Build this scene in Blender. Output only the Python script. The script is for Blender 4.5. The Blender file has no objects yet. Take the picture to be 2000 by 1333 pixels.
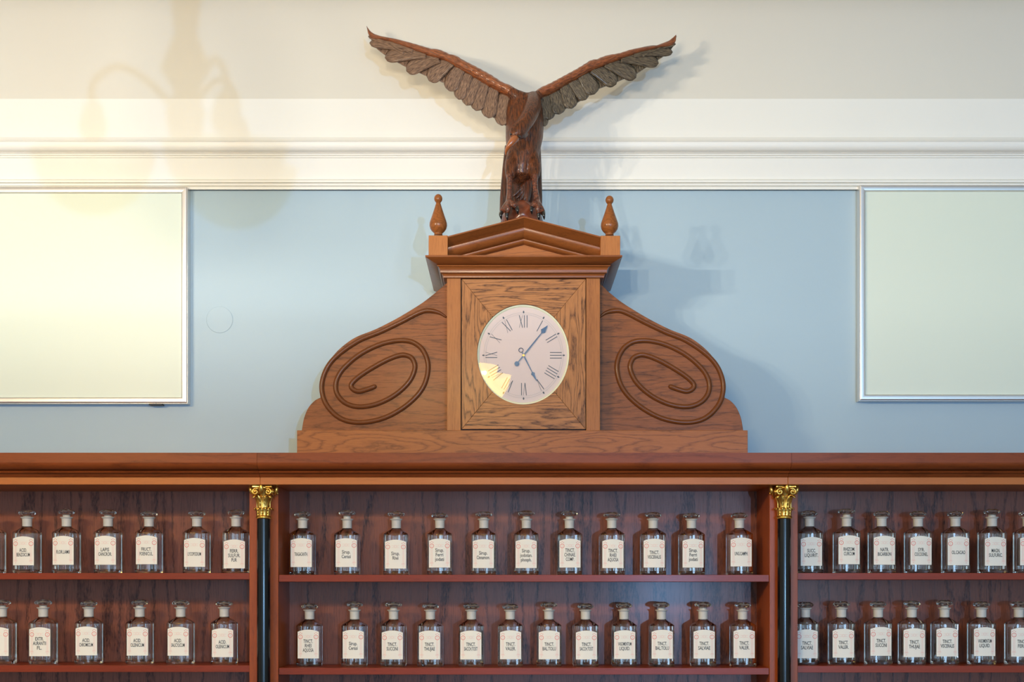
import bpy, bmesh, math, random
from mathutils import Vector, Matrix

random.seed(7)
SC = bpy.context.scene
COL = SC.collection
PI = math.pi

# ------------------------------------------------------------------ camera
F = 2460.0                      # focal length in pixels of the 2000 px wide frame
CAMY, EYE, PX0, PY0 = -3.0, 1.6, 992.0, 1150.0
cam = bpy.data.cameras.new('camera'); camo = bpy.data.objects.new('camera', cam); COL.objects.link(camo)
cam.sensor_width = 36.0; cam.sensor_fit = 'HORIZONTAL'; cam.lens = F / 2000 * 36
cam.shift_x = (1000 - PX0) / 2000; cam.shift_y = (PY0 - 666.5) / 2000
camo.location = (0, CAMY, EYE); camo.rotation_euler = (PI / 2, 0, 0)
SC.camera = camo

# ------------------------------------------------------------------ world, lights, exposure
w = bpy.data.worlds.new('world'); SC.world = w; w.use_nodes = True
w.node_tree.nodes['Background'].inputs[0].default_value = (0.62, 0.80, 1.0, 1)
w.node_tree.nodes['Background'].inputs[1].default_value = 1.0
SC.view_settings.view_transform = 'Standard'; SC.view_settings.look = 'None'
SC.view_settings.exposure = 0.0; SC.view_settings.gamma = 1.0
SC.view_settings.use_curve_mapping = False
SC.cycles.max_bounces = 14; SC.cycles.transmission_bounces = 14; SC.cycles.diffuse_bounces = 5
SC.cycles.glossy_bounces = 6; SC.cycles.transparent_max_bounces = 16
SC.cycles.sample_clamp_indirect = 6.0

def area(name, loc, sx, sy, power, color, rot):
    l = bpy.data.lights.new(name, 'AREA'); l.shape = 'RECTANGLE'; l.size = sx; l.size_y = sy
    l.energy = power; l.color = color
    o = bpy.data.objects.new(name, l); o.location = loc; o.rotation_euler = rot; COL.objects.link(o)
    return o
WINX = [-2.3, 0.05, 2.35]
for i, wx in enumerate(WINX):      # daylight standing in the three windows behind the camera
    area('window_daylight', (wx, -7.9, 1.75), 0.52, 2.1, (18, 34, 58)[i], (0.46, 0.72, 1.0), (PI / 2, 0, 0))
# small hard bluish light added behind the camera for the sharp wall shadows
area('hard_cool_light', (1.375, -7.85, 1.54), 0.045, 0.045, 150, (0.25, 0.55, 1.0), (PI / 2 + 0.07, 0, 0.2))
BULB_W, BULB_COL = 26.0, (1.0, 0.89, 0.72)

# ------------------------------------------------------------------ helpers
def P(px, py, Y):
    k = (Y - CAMY) / F
    return Vector(((px - PX0) * k, Y, EYE + (PY0 - py) * k))
def X(px, Y): return (px - PX0) * (Y - CAMY) / F
def Z(py, Y): return EYE + (PY0 - py) * (Y - CAMY) / F
def S(Y): return (Y - CAMY) / F

def tag(o, label=None, cat=None, group=None, kind=None):
    if label: o['label'] = label
    if cat: o['category'] = cat
    if group: o['group'] = group
    if kind: o['kind'] = kind
    return o

def empty(name, loc=(0, 0, 0), rz=0, **k):
    o = bpy.data.objects.new(name, None); COL.objects.link(o)
    o.location = loc; o.rotation_euler = (0, 0, rz); o.empty_display_size = 0.05
    return tag(o, **k)

def link(name, me, mat, parent=None, world=True, smooth=False, bevel=0.0, seg=2, autosmooth=None):
    """world=True: vertices are in world space although the parent is moved"""
    if mat is not None and len(me.materials) == 0: me.materials.append(mat)
    o = bpy.data.objects.new(name, me); COL.objects.link(o)
    if parent is not None:
        o.parent = parent
        if world:
            p, M = parent, Matrix.Identity(4)
            while p is not None:
                if p.parent is None: M = Matrix.Translation(p.location) @ M
                p = p.parent
            o.matrix_parent_inverse = M.inverted() if parent.parent is None else Matrix.Identity(4)
    if smooth or autosmooth:
        for f in me.polygons: f.use_smooth = True
    if autosmooth:
        me.set_sharp_from_angle(angle=autosmooth)
    if bevel:
        b = o.modifiers.new('bevel', 'BEVEL'); b.width = bevel; b.segments = seg; b.limit_method = 'ANGLE'
        b.angle_limit = math.radians(35); b.harden_normals = False
    return o

def mesh(bm, name='m', recalc=True):
    if recalc: bmesh.ops.recalc_face_normals(bm, faces=bm.faces[:])
    me = bpy.data.meshes.new(name); bm.to_mesh(me); bm.free(); return me

def add_box(bm, x0, x1, y0, y1, z0, z1):
    v = [bm.verts.new((x, y, z)) for x in (x0, x1) for y in (y0, y1) for z in (z0, z1)]
    for f in ((0, 1, 3, 2), (4, 6, 7, 5), (0, 4, 5, 1), (2, 3, 7, 6), (0, 2, 6, 4), (1, 5, 7, 3)):
        bm.faces.new([v[i] for i in f])
def box(name, x0, x1, y0, y1, z0, z1, mat, parent=None, bevel=0.0008, **k):
    bm = bmesh.new(); add_box(bm, x0, x1, y0, y1, z0, z1)
    return link(name, mesh(bm), mat, parent, bevel=bevel, **k)

def add_prism(bm, pts, y0, y1):
    """pts (x,z) polygon -> prism along Y"""
    a = [bm.verts.new((p[0], y0, p[1])) for p in pts]; b = [bm.verts.new((p[0], y1, p[1])) for p in pts]
    n = len(pts); bm.faces.new(a); bm.faces.new(b[::-1])
    for i in range(n): bm.faces.new((a[i], b[i], b[(i + 1) % n], a[(i + 1) % n]))
def prism(name, pts, y0, y1, mat, parent=None, **k):
    bm = bmesh.new(); add_prism(bm, pts, y0, y1); return link(name, mesh(bm), mat, parent, **k)

def extrude_x(name, prof, x0, x1, mat, parent=None, **k):
    """closed profile (Y,Z) extruded in X"""
    bm = bmesh.new()
    a = [bm.verts.new((x0, p[0], p[1])) for p in prof]; b = [bm.verts.new((x1, p[0], p[1])) for p in prof]
    n = len(prof); bm.faces.new(a); bm.faces.new(b[::-1])
    for i in range(n): bm.faces.new((a[i], b[i], b[(i + 1) % n], a[(i + 1) % n]))
    return link(name, mesh(bm), mat, parent, **k)

def add_lathe(bm, prof, c=(0, 0, 0), seg=32, rf=None, close=True):
    rings = []
    for r, z in prof:
        rings.append([bm.verts.new((c[0] + (r * (rf(t, z) if rf else 1)) * math.cos(t), c[1] + (r * (rf(t, z) if rf else 1)) * math.sin(t), c[2] + z))
                      for t in [2 * PI * i / seg for i in range(seg)]])
    for a, b in zip(rings, rings[1:]):
        for i in range(seg): bm.faces.new((a[i], a[(i + 1) % seg], b[(i + 1) % seg], b[i]))
    if close:
        bm.faces.new(rings[0][::-1]); bm.faces.new(rings[-1])
def lathe(name, prof, c, mat, parent=None, seg=32, rf=None, close=True, **k):
    bm = bmesh.new(); add_lathe(bm, prof, c, seg, rf, close); return link(name, mesh(bm), mat, parent, **k)

def add_tube(bm, pts, rad, seg=10, flat=1.0):
    pts = [Vector(p) for p in pts]; n = len(pts)
    if not hasattr(rad, '__len__'): rad = [rad] * n
    rings = []; up = None
    for i, p in enumerate(pts):
        t = (pts[min(i + 1, n - 1)] - pts[max(i - 1, 0)]).normalized()
        if up is None:
            up = Vector((0, 1, 0)) if abs(t.y) < .9 else Vector((0, 0, 1))
        u = (up - t * up.dot(t)).normalized(); up = u; v = t.cross(u)
        rings.append([bm.verts.new(p + (u * math.cos(a) * flat + v * math.sin(a)) * rad[i]) for a in [2 * PI * j / seg for j in range(seg)]])
    for a, b in zip(rings, rings[1:]):
        for j in range(seg): bm.faces.new((a[j], a[(j + 1) % seg], b[(j + 1) % seg], b[j]))
    bm.faces.new(rings[0][::-1]); bm.faces.new(rings[-1])
def tube(name, pts, rad, mat, parent=None, seg=10, flat=1.0, **k):
    bm = bmesh.new(); add_tube(bm, pts, rad, seg, flat); return link(name, mesh(bm), mat, parent, smooth=True, **k)

def catmull(pts, sub=6):
    pts = [Vector(p) for p in pts]; out = []
    for i in range(len(pts) - 1):
        p0 = pts[max(i - 1, 0)]; p1 = pts[i]; p2 = pts[i + 1]; p3 = pts[min(i + 2, len(pts) - 1)]
        for j in range(sub):
            t = j / sub
            out.append(0.5 * ((2 * p1) + (p2 - p0) * t + (2 * p0 - 5 * p1 + 4 * p2 - p3) * t * t + (3 * p1 - p0 - 3 * p2 + p3) * t ** 3))
    out.append(pts[-1]); return out

# ------------------------------------------------------------------ materials
def newmat(name):
    m = bpy.data.materials.new(name); m.use_nodes = True
    nt = m.node_tree; b = nt.nodes['Principled BSDF']
    return m, nt, b
def lin(c):
    return tuple(((v / 255) / 12.92 if v / 255 <= .04045 else ((v / 255 + .055) / 1.055) ** 2.4) for v in c) + (1,)
def plain(name, rgb, rough=.5, metal=0, coat=0, spec=.5, noise=0.0, nscale=40, bump=0.0, bscale=200):
    m, nt, b = newmat(name)
    b.inputs['Base Color'].default_value = lin(rgb); b.inputs['Roughness'].default_value = rough
    b.inputs['Metallic'].default_value = metal; b.inputs['Coat Weight'].default_value = coat
    b.inputs['Specular IOR Level'].default_value = spec
    N = nt.nodes; L = nt.links
    if noise or bump: tc = N.new('ShaderNodeTexCoord')
    if noise:
        n = N.new('ShaderNodeTexNoise'); n.inputs['Scale'].default_value = nscale; n.inputs['Detail'].default_value = 4
        L.new(tc.outputs['Object'], n.inputs['Vector'])
        mx = N.new('ShaderNodeMix'); mx.data_type = 'RGBA'; mx.blend_type = 'MIX'
        c = lin(rgb); mx.inputs[6].default_value = tuple(v * (1 - noise) for v in c[:3]) + (1,); mx.inputs[7].default_value = tuple(min(1, v * (1 + noise)) for v in c[:3]) + (1,)
        L.new(n.outputs['Fac'], mx.inputs[0]); L.new(mx.outputs[2], b.inputs['Base Color'])
    if bump:
        n = N.new('ShaderNodeTexNoise'); n.inputs['Scale'].default_value = bscale; n.inputs['Detail'].default_value = 3
        L.new(tc.outputs['Object'], n.inputs['Vector'])
        bp = N.new('ShaderNodeBump'); bp.inputs['Strength'].default_value = bump; bp.inputs['Distance'].default_value = .002
        L.new(n.outputs['Fac'], bp.inputs['Height']); L.new(bp.outputs[0], b.inputs['Normal'])
    return m

def wood(name, light, dark, axis='X', rough=.38, coat=.25, figure=14.0, line=.55, pore=.35, stretch=7.0, scale=9.0, lw=.10, tone=.25):
    """oak: cathedral growth lines from the contours of a stretched noise, plus fine pores"""
    m, nt, b = newmat(name); N = nt.nodes; L = nt.links
    tc = N.new('ShaderNodeTexCoord'); coat *= .3; oi = N.new('ShaderNodeObjectInfo')
    off = N.new('ShaderNodeVectorMath'); off.operation = 'MULTIPLY_ADD'
    off.inputs[0].default_value = (1, 1, 1)
    rnd = N.new('ShaderNodeCombineXYZ')
    mul = N.new('ShaderNodeMath'); mul.operation = 'MULTIPLY'; mul.inputs[1].default_value = 13.7
    L.new(oi.outputs['Random'], mul.inputs[0])
    for i in range(3): L.new(mul.outputs[0], rnd.inputs[i])
    add = N.new('ShaderNodeVectorMath'); add.operation = 'ADD'
    L.new(tc.outputs['Object'], add.inputs[0]); L.new(rnd.outputs[0], add.inputs[1])
    def mp(sa, sc):
        mpn = N.new('ShaderNodeMapping')
        s = [sc, sc, sc]; s['XYZ'.index(axis)] = sa
        mpn.inputs['Scale'].default_value = s; L.new(add.outputs[0], mpn.inputs['Vector']); return mpn.outputs[0]
    n1 = N.new('ShaderNodeTexNoise'); n1.inputs['Scale'].default_value = 1; n1.inputs['Detail'].default_value = 2.5; n1.inputs['Roughness'].default_value = .45
    L.new(mp(scale / stretch, scale), n1.inputs['Vector'])
    m1 = N.new('ShaderNodeMath'); m1.operation = 'MULTIPLY'; m1.inputs[1].default_value = figure; L.new(n1.outputs['Fac'], m1.inputs[0])
    n1b = N.new('ShaderNodeTexNoise'); n1b.inputs['Scale'].default_value = 1; n1b.inputs['Detail'].default_value = 2
    L.new(mp(60, 260), n1b.inputs['Vector'])
    m1b = N.new('ShaderNodeMath'); m1b.operation = 'MULTIPLY_ADD'; m1b.inputs[1].default_value = .55; L.new(n1b.outputs['Fac'], m1b.inputs[0]); L.new(m1.outputs[0], m1b.inputs[2])
    fr = N.new('ShaderNodeMath'); fr.operation = 'FRACT'; L.new(m1b.outputs[0], fr.inputs[0])
    rp = N.new('ShaderNodeValToRGB'); e = rp.color_ramp.elements
    e[0].position = 0.0; e[0].color = (1, 1, 1, 1); e[1].position = lw; e[1].color = (.45, .45, .45, 1)
    e2 = e.new(lw * 2.8); e2.color = (.05, .05, .05, 1); e3 = e.new(.8); e3.color = (.0, .0, .0, 1); e4 = e.new(1.0); e4.color = (.75, .75, .75, 1)
    L.new(fr.outputs[0], rp.inputs[0])
    n2 = N.new('ShaderNodeTexNoise'); n2.inputs['Scale'].default_value = 1; n2.inputs['Detail'].default_value = 3; n2.inputs['Roughness'].default_value = .7
    L.new(mp(26, 620), n2.inputs['Vector'])
    r2 = N.new('ShaderNodeMapRange'); r2.inputs[1].default_value = .48; r2.inputs[2].default_value = .72; L.new(n2.outputs['Fac'], r2.inputs[0])
    n3 = N.new('ShaderNodeTexNoise'); n3.inputs['Scale'].default_value = 1; n3.inputs['Detail'].default_value = 2
    L.new(mp(1.4, 7), n3.inputs['Vector'])
    # factor = line*ramp + pore*pores + tone*(n3-.5)
    a1 = N.new('ShaderNodeMath'); a1.operation = 'MULTIPLY'; a1.inputs[1].default_value = line; L.new(rp.outputs[0], a1.inputs[0])
    a2 = N.new('ShaderNodeMath'); a2.operation = 'MULTIPLY_ADD'; a2.inputs[1].default_value = pore; L.new(r2.outputs[0], a2.inputs[0]); L.new(a1.outputs[0], a2.inputs[2])
    a3 = N.new('ShaderNodeMath'); a3.operation = 'MULTIPLY_ADD'; a3.inputs[1].default_value = tone * 2; L.new(n3.outputs['Fac'], a3.inputs[0]); L.new(a2.outputs[0], a3.inputs[2])
    a4 = N.new('ShaderNodeMath'); a4.operation = 'SUBTRACT'; a4.inputs[1].default_value = tone; a4.use_clamp = True; L.new(a3.outputs[0], a4.inputs[0])
    mx = N.new('ShaderNodeMix'); mx.data_type = 'RGBA'; mx.inputs[6].default_value = lin(light); mx.inputs[7].default_value = lin(dark)
    L.new(a4.outputs[0], mx.inputs[0]); L.new(mx.outputs[2], b.inputs['Base Color'])
    b.inputs['Roughness'].default_value = rough; b.inputs['Coat Weight'].default_value = coat; b.inputs['Coat Roughness'].default_value = .18; b.inputs['Specular IOR Level'].default_value = .18
    bp = N.new('ShaderNodeBump'); bp.inputs['Strength'].default_value = .25; bp.inputs['Distance'].default_value = .0006; bp.invert = True
    L.new(a2.outputs[0], bp.inputs['Height']); L.new(bp.outputs[0], b.inputs['Normal'])
    return m

M = {}
M['blue'] = plain('blue_gloss_paint', (171, 192, 203), .42, spec=.35, noise=.03, nscale=3, bump=.04, bscale=500)
M['white'] = plain('white_paint', (236, 234, 226), .45, noise=.015, nscale=5)
M['cream'] = plain('cream_paint', (216, 211, 198), .7, noise=.02, nscale=3)
M['panel'] = plain('milky_acrylic', (220, 228, 212), .4, spec=.5)
M['alu'] = plain('anodised_aluminium', (226, 222, 218), .36, metal=.9)
M['dark_plastic'] = plain('dark_plastic', (60, 62, 66), .5)
M['oakX'] = wood('oak_light_x', (164, 100, 52), (84, 46, 22), 'X', figure=18, line=.55, stretch=6, scale=15, lw=.12)
M['oakZ'] = wood('oak_light_z', (170, 108, 58), (100, 54, 26), 'Z', figure=5, line=.25, pore=.45)
M['doorX'] = wood('oak_door_x', (176, 118, 70), (72, 42, 24), 'X', figure=15, line=.8, pore=.55, stretch=10, scale=24, lw=.14)
M['doorZ'] = wood('oak_door_z', (176, 118, 70), (72, 42, 24), 'Z', figure=15, line=.8, pore=.55, stretch=10, scale=24, lw=.14)
M['scroll'] = wood('oak_scroll', (142, 84, 44), (58, 34, 18), 'X', figure=13, line=.5, pore=.6, tone=.3, stretch=7, scale=13)
M['bead'] = wood('oak_bead', (112, 64, 32), (66, 36, 18), 'X', line=.15, pore=.3, coat=.6, rough=.3)
M['mould'] = wood('oak_moulding', (136, 78, 38), (74, 40, 20), 'X', line=.3, pore=.35, coat=.5, rough=.3)
M['caseX'] = wood('cabinet_oak_x', (134, 66, 30), (70, 32, 16), 'X', figure=10, line=.4, pore=.35)
M['caseZ'] = wood('cabinet_oak_z', (160, 76, 30), (90, 40, 18), 'Z', figure=5, line=.25, pore=.35)
M['shelf'] = wood('cabinet_shelf', (136, 54, 30), (84, 32, 20), 'X', figure=5, line=.25, pore=.3)
M['back'] = wood('cabinet_back', (138, 80, 60), (40, 22, 20), 'Z', figure=9, line=.75, pore=.5, stretch=9, scale=8, lw=.06, coat=.3, rough=.36)
M['turned'] = wood('oak_turned', (142, 84, 42), (78, 44, 22), 'X', figure=20, line=.5, pore=.25, coat=.7, rough=.28, stretch=3, scale=20)
M['head'] = wood('oak_header', (188, 112, 56), (132, 72, 36), 'X', figure=5, line=.15, pore=.3)
M['black'] = plain('black_lacquer', (10, 12, 14), .16, spec=.4)
M['ink'] = plain('black_ink', (24, 24, 26), .6)
M['red'] = plain('red_ink', (226, 84, 72), .6)
M['pink'] = plain('pale_red_ink', (240, 184, 172), .6)
M['paper'] = plain('cream_paper', (240, 234, 220), .55)
M['frost'] = plain('ground_glass', (206, 200, 190), .5, noise=.06, nscale=60)
M['dial'] = plain('dial_enamel', (214, 195, 190), .5)
M['dial_print'] = plain('dial_print', (66, 78, 92), .5)
M['dial_faint'] = plain('dial_faint_print', (176, 172, 170), .5)
M['steel'] = plain('blued_steel', (52, 78, 110), .3, metal=.5)
M['rim'] = plain('dial_rim', (226, 226, 196), .4)
M['brass'] = plain('brass', (190, 150, 80), .3, metal=1)
M['floor'] = plain('floor_tiles', (96, 82, 68), .5, noise=.1, nscale=4)
M['claw'] = plain('black_claw', (22, 22, 22), .25, coat=.6)

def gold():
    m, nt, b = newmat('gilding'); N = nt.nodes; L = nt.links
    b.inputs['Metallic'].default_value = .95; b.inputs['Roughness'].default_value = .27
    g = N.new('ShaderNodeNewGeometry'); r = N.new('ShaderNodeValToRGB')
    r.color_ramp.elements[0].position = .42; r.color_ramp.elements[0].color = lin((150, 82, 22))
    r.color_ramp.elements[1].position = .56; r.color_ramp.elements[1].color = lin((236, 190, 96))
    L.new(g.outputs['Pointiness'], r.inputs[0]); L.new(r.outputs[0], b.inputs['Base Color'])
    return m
M['gold'] = gold()

def carved(name, light, dark, sx, sy, sz, strength=.9, rough=.3, coat=.7, spec=.5):
    m, nt, b = newmat(name); N = nt.nodes; L = nt.links
    tc = N.new('ShaderNodeTexCoord'); mp = N.new('ShaderNodeMapping'); mp.inputs['Scale'].default_value = (sx, sy, sz)
    L.new(tc.outputs['UV' if name.startswith('uv') else 'Object'], mp.inputs['Vector']); coat *= .6
    n = N.new('ShaderNodeTexNoise'); n.inputs['Scale'].default_value = 1; n.inputs['Detail'].default_value = 3; n.inputs['Roughness'].default_value = .6
    L.new(mp.outputs[0], n.inputs['Vector'])
    r = N.new('ShaderNodeMapRange'); r.inputs[1].default_value = .36; r.inputs[2].default_value = .64; L.new(n.outputs['Fac'], r.inputs[0])
    mx = N.new('ShaderNodeMix'); mx.data_type = 'RGBA'; mx.inputs[6].default_value = lin(dark); mx.inputs[7].default_value = lin(light)
    L.new(r.outputs[0], mx.inputs[0]); L.new(mx.outputs[2], b.inputs['Base Color'])
    bp = N.new('ShaderNodeBump'); bp.inputs['Strength'].default_value = strength; bp.inputs['Distance'].default_value = .004
    L.new(n.outputs['Fac'], bp.inputs['Height']); L.new(bp.outputs[0], b.inputs['Normal'])
    b.inputs['Roughness'].default_value = rough; b.inputs['Coat Weight'].default_value = coat; b.inputs['Coat Roughness'].default_value = .15
    b.inputs['Specular IOR Level'].default_value = spec
    return m
M['eagle'] = carved('eagle_body_wood', (114, 60, 28), (52, 26, 12), 300, 260, 60, rough=.42, coat=.35, spec=.3)
M['eagle_arm'] = carved('uv_eagle_arm_wood', (156, 84, 38), (98, 50, 24), 16, 11, 1, .7, .28, .9)
M['eagle_leg'] = carved('eagle_leg_wood', (120, 62, 36), (60, 30, 20), 120, 120, 330, 1.0, .25)
M['eagle_tail'] = carved('eagle_tail_wood', (94, 46, 24), (38, 19, 12), 330, 200, 30)
M['eagle_rock'] = carved('eagle_rock_wood', (118, 58, 32), (84, 40, 24), 30, 30, 30, .5, .35)
M['beak'] = plain('beak_wood', (150, 84, 44), .2, coat=.8)
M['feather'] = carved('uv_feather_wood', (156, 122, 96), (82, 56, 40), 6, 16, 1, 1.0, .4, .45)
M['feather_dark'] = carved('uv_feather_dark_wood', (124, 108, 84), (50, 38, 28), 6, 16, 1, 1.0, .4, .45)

def glassmat(name, col=(1, 1, 1), rough=0.0):
    m, nt, b = newmat(name); nt.nodes.remove(b)
    g = nt.nodes.new('ShaderNodeBsdfGlass'); g.inputs['Color'].default_value = (*col, 1); g.inputs['Roughness'].default_value = rough; g.inputs['IOR'].default_value = 1.5
    nt.links.new(g.outputs[0], nt.nodes['Material Output'].inputs[0]); return m
def bottleglass(name, bent, ior, haze):
    # clear blown glass: part seen straight through the thin wall, part bent by it
    m, nt, b = newmat(name); nt.nodes.remove(b); N = nt.nodes; L = nt.links
    g = N.new('ShaderNodeBsdfGlass'); g.inputs['Color'].default_value = (.98, .99, .99, 1); g.inputs['Roughness'].default_value = 0; g.inputs['IOR'].default_value = 1.5
    t = N.new('ShaderNodeBsdfTransparent'); t.inputs[0].default_value = (.985, .99, .99, 1)
    gl = N.new('ShaderNodeBsdfGlossy'); gl.inputs['Roughness'].default_value = .0
    f = N.new('ShaderNodeFresnel'); f.inputs[0].default_value = 1.75
    a = N.new('ShaderNodeMixShader'); c = N.new('ShaderNodeMixShader'); c.inputs[0].default_value = bent
    di = N.new('ShaderNodeBsdfDiffuse'); di.inputs[0].default_value = (.85, .87, .86, 1); z = N.new('ShaderNodeMixShader'); z.inputs[0].default_value = haze
    ge = N.new('ShaderNodeNewGeometry'); mr = N.new('ShaderNodeMapRange'); mr.inputs[3].default_value = ior; mr.inputs[4].default_value = 1 / ior
    L.new(ge.outputs['Backfacing'], mr.inputs[0]); L.new(mr.outputs[0], f.inputs[0])   # same reflectance on both sides of the thin wall
    L.new(f.outputs[0], a.inputs[0]); L.new(t.outputs[0], a.inputs[1]); L.new(gl.outputs[0], a.inputs[2])
    L.new(a.outputs[0], c.inputs[1]); L.new(g.outputs[0], c.inputs[2]); L.new(c.outputs[0], z.inputs[1]); L.new(di.outputs[0], z.inputs[2]); L.new(z.outputs[0], N['Material Output'].inputs[0]); return m
M['glass'] = bottleglass('bottle_glass', 1.0, 1.7, .0)
M['stopper'] = bottleglass('stopper_glass', 1.0, 2.0, .02)
def panemat():
    m, nt, b = newmat('flat_pane_glass'); nt.nodes.remove(b); N = nt.nodes
    t = N.new('ShaderNodeBsdfTransparent'); g = N.new('ShaderNodeBsdfGlossy'); g.inputs['Roughness'].default_value = 0
    f = N.new('ShaderNodeFresnel'); f.inputs[0].default_value = 1.5; mx = N.new('ShaderNodeMixShader')
    nt.links.new(f.outputs[0], mx.inputs[0]); nt.links.new(t.outputs[0], mx.inputs[1]); nt.links.new(g.outputs[0], mx.inputs[2])
    nt.links.new(mx.outputs[0], N['Material Output'].inputs[0]); return m
M['pane'] = panemat()
def emit(name, rgb, s):
    m, nt, b = newmat(name); b.inputs['Base Color'].default_value = lin(rgb); b.inputs['Emission Color'].default_value = lin(rgb); b.inputs['Emission Strength'].default_value = s; return m
def bowlmat():
    # milky lit glass: glows, and lets part of the bulb's light through
    m, nt, b = newmat('lit_glass_bowl'); N = nt.nodes; nt.nodes.remove(b)
    e = N.new('ShaderNodeEmission'); e.inputs[0].default_value = lin((255, 206, 84)); e.inputs[1].default_value = 32.0
    t = N.new('ShaderNodeBsdfTransparent'); t.inputs[0].default_value = (1, .93, .78, 1); mx = N.new('ShaderNodeMixShader'); mx.inputs[0].default_value = .30
    nt.links.new(t.outputs[0], mx.inputs[1]); nt.links.new(e.outputs[0], mx.inputs[2]); nt.links.new(mx.outputs[0], N['Material Output'].inputs[0]); return m
M['shade'] = bowlmat()
M['bulb'] = emit('lit_bulb', (255, 240, 210), 40.0)

# ------------------------------------------------------------------ room
W = 0.29                       # plane of the wall
XL, XR, YB, ZC = -3.6, 3.8, -8.0, 3.45
def struct(o): o['kind'] = 'structure'; return o
struct(box('wall_front', XL, XR, W, W + .1, 0, Z(368, W), M['blue'], bevel=0))
def pz(lst): return [(y, Z(p, y)) for y, p in lst]
# painted moulding between the blue wall and the cove
prof = [(.289, 371.0), (.272, 370.2), (.272, 365), (.276, 364), (.270, 362.8), (.270, 358.5), (.275, 357.6), (.268, 356.4), (.268, 352.4), (.274, 351.2),
        (.276, 350), (.276, 309.2), (.270, 308), (.270, 304), (.263, 303.2), (.263, 299.6), (.255, 298.6)]
for i in range(7):
    a = i / 6 * PI / 2
    prof.append((.253 - .018 * math.sin(a), 296.5 - 19 * (1 - math.cos(a))))
prof += [(.233, 275.6), (.240, 274.4), (.247, 268)]
pr = pz(prof) + [(.34, Z(268, .247)), (.34, Z(371, .289))]
struct(extrude_x('trim_1', pr, XL, XR, M['white'], autosmooth=math.radians(40)))
pr = pz([(.2495, 268.5), (.268, 193)]) + [(.36, Z(193, .268)), (.36, Z(268.5, .2495))]
struct(extrude_x('trim_2', pr, XL, XR, M['white']))
cv = [Vector((p[0], Z(p[1], p[0]), 0)) for p in [(.268, 193), (.262, 150), (.24, 90), (.20, 20), (.14, -50)]]
cv += [Vector((.05, 3.30, 0)), Vector((-.08, 3.40, 0)), Vector((-.28, ZC, 0))]
cv = catmull(cv, 6)
pr = [(v.x, v.y) for v in cv] + [(-.28, ZC + .1), (.40, ZC + .1), (.40, cv[0].y)]
struct(extrude_x('wall_cove', pr, XL, XR, M['cream'], autosmooth=math.radians(40)))
struct(box('ceiling', XL, XR, YB, -.28, ZC, ZC + .1, M['cream'], bevel=0))
struct(box('floor', XL, XR, YB, W + .1, -.1, 0, M['floor'], bevel=0))
struct(box('wall_left', XL - .1, XL, YB, W + .1, 0, ZC, M['cream'], bevel=0))
struct(box('wall_right', XR, XR + .1, YB, W + .1, 0, ZC, M['cream'], bevel=0))
# back wall with three window openings
bm = bmesh.new()
xs = [XL]
for wx in WINX: xs += [wx - .55, wx + .55]
xs += [XR]
for i in range(0, len(xs), 2): add_box(bm, xs[i], xs[i + 1], YB - .15, YB, 0, ZC)
for wx in WINX:
    add_box(bm, wx - .55, wx + .55, YB - .15, YB, 0, .55); add_box(bm, wx - .55, wx + .55, YB - .15, YB, 2.95, ZC)
struct(link('wall_back', mesh(bm), M['cream']))
for i, wx in enumerate(WINX):
    bm = bmesh.new()
    for a, b_ in ((wx - .55, wx - .5), (wx + .5, wx + .55), (wx - .02, wx + .02)): add_box(bm, a, b_, YB - .1, YB - .04, .55, 2.95)
    for a in (.55, 2.1, 2.9): add_box(bm, wx - .5, wx + .5, YB - .1, YB - .04, a, a + .05)
    f = struct(link('window_%d' % (i + 1), mesh(bm), M['white']))
    box('pane', wx - .5, wx + .5, YB - .075, YB - .07, .6, 2.9, M['pane'], f, bevel=0)

# round painted cover plate in the blue wall
bm = bmesh.new(); c = P(429, 625, W)
r = 26 * S(W)
add_lathe(bm, [(r - .0006, 0), (r, .0008), (r, .0022), (r - .0012, .003)], (0, 0, 0), 48)
bmesh.ops.rotate(bm, cent=(0, 0, 0), matrix=Matrix.Rotation(PI / 2 + .012, 3, 'X'), verts=bm.verts)
bmesh.ops.translate(bm, vec=c + Vector((0, .0015, 0)), verts=bm.verts)
tag(link('cover_plate', mesh(bm), M['blue'], autosmooth=math.radians(30)), 'round cover plate painted blue, set flush in the wall right of the left panel', 'cover plate')

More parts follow.
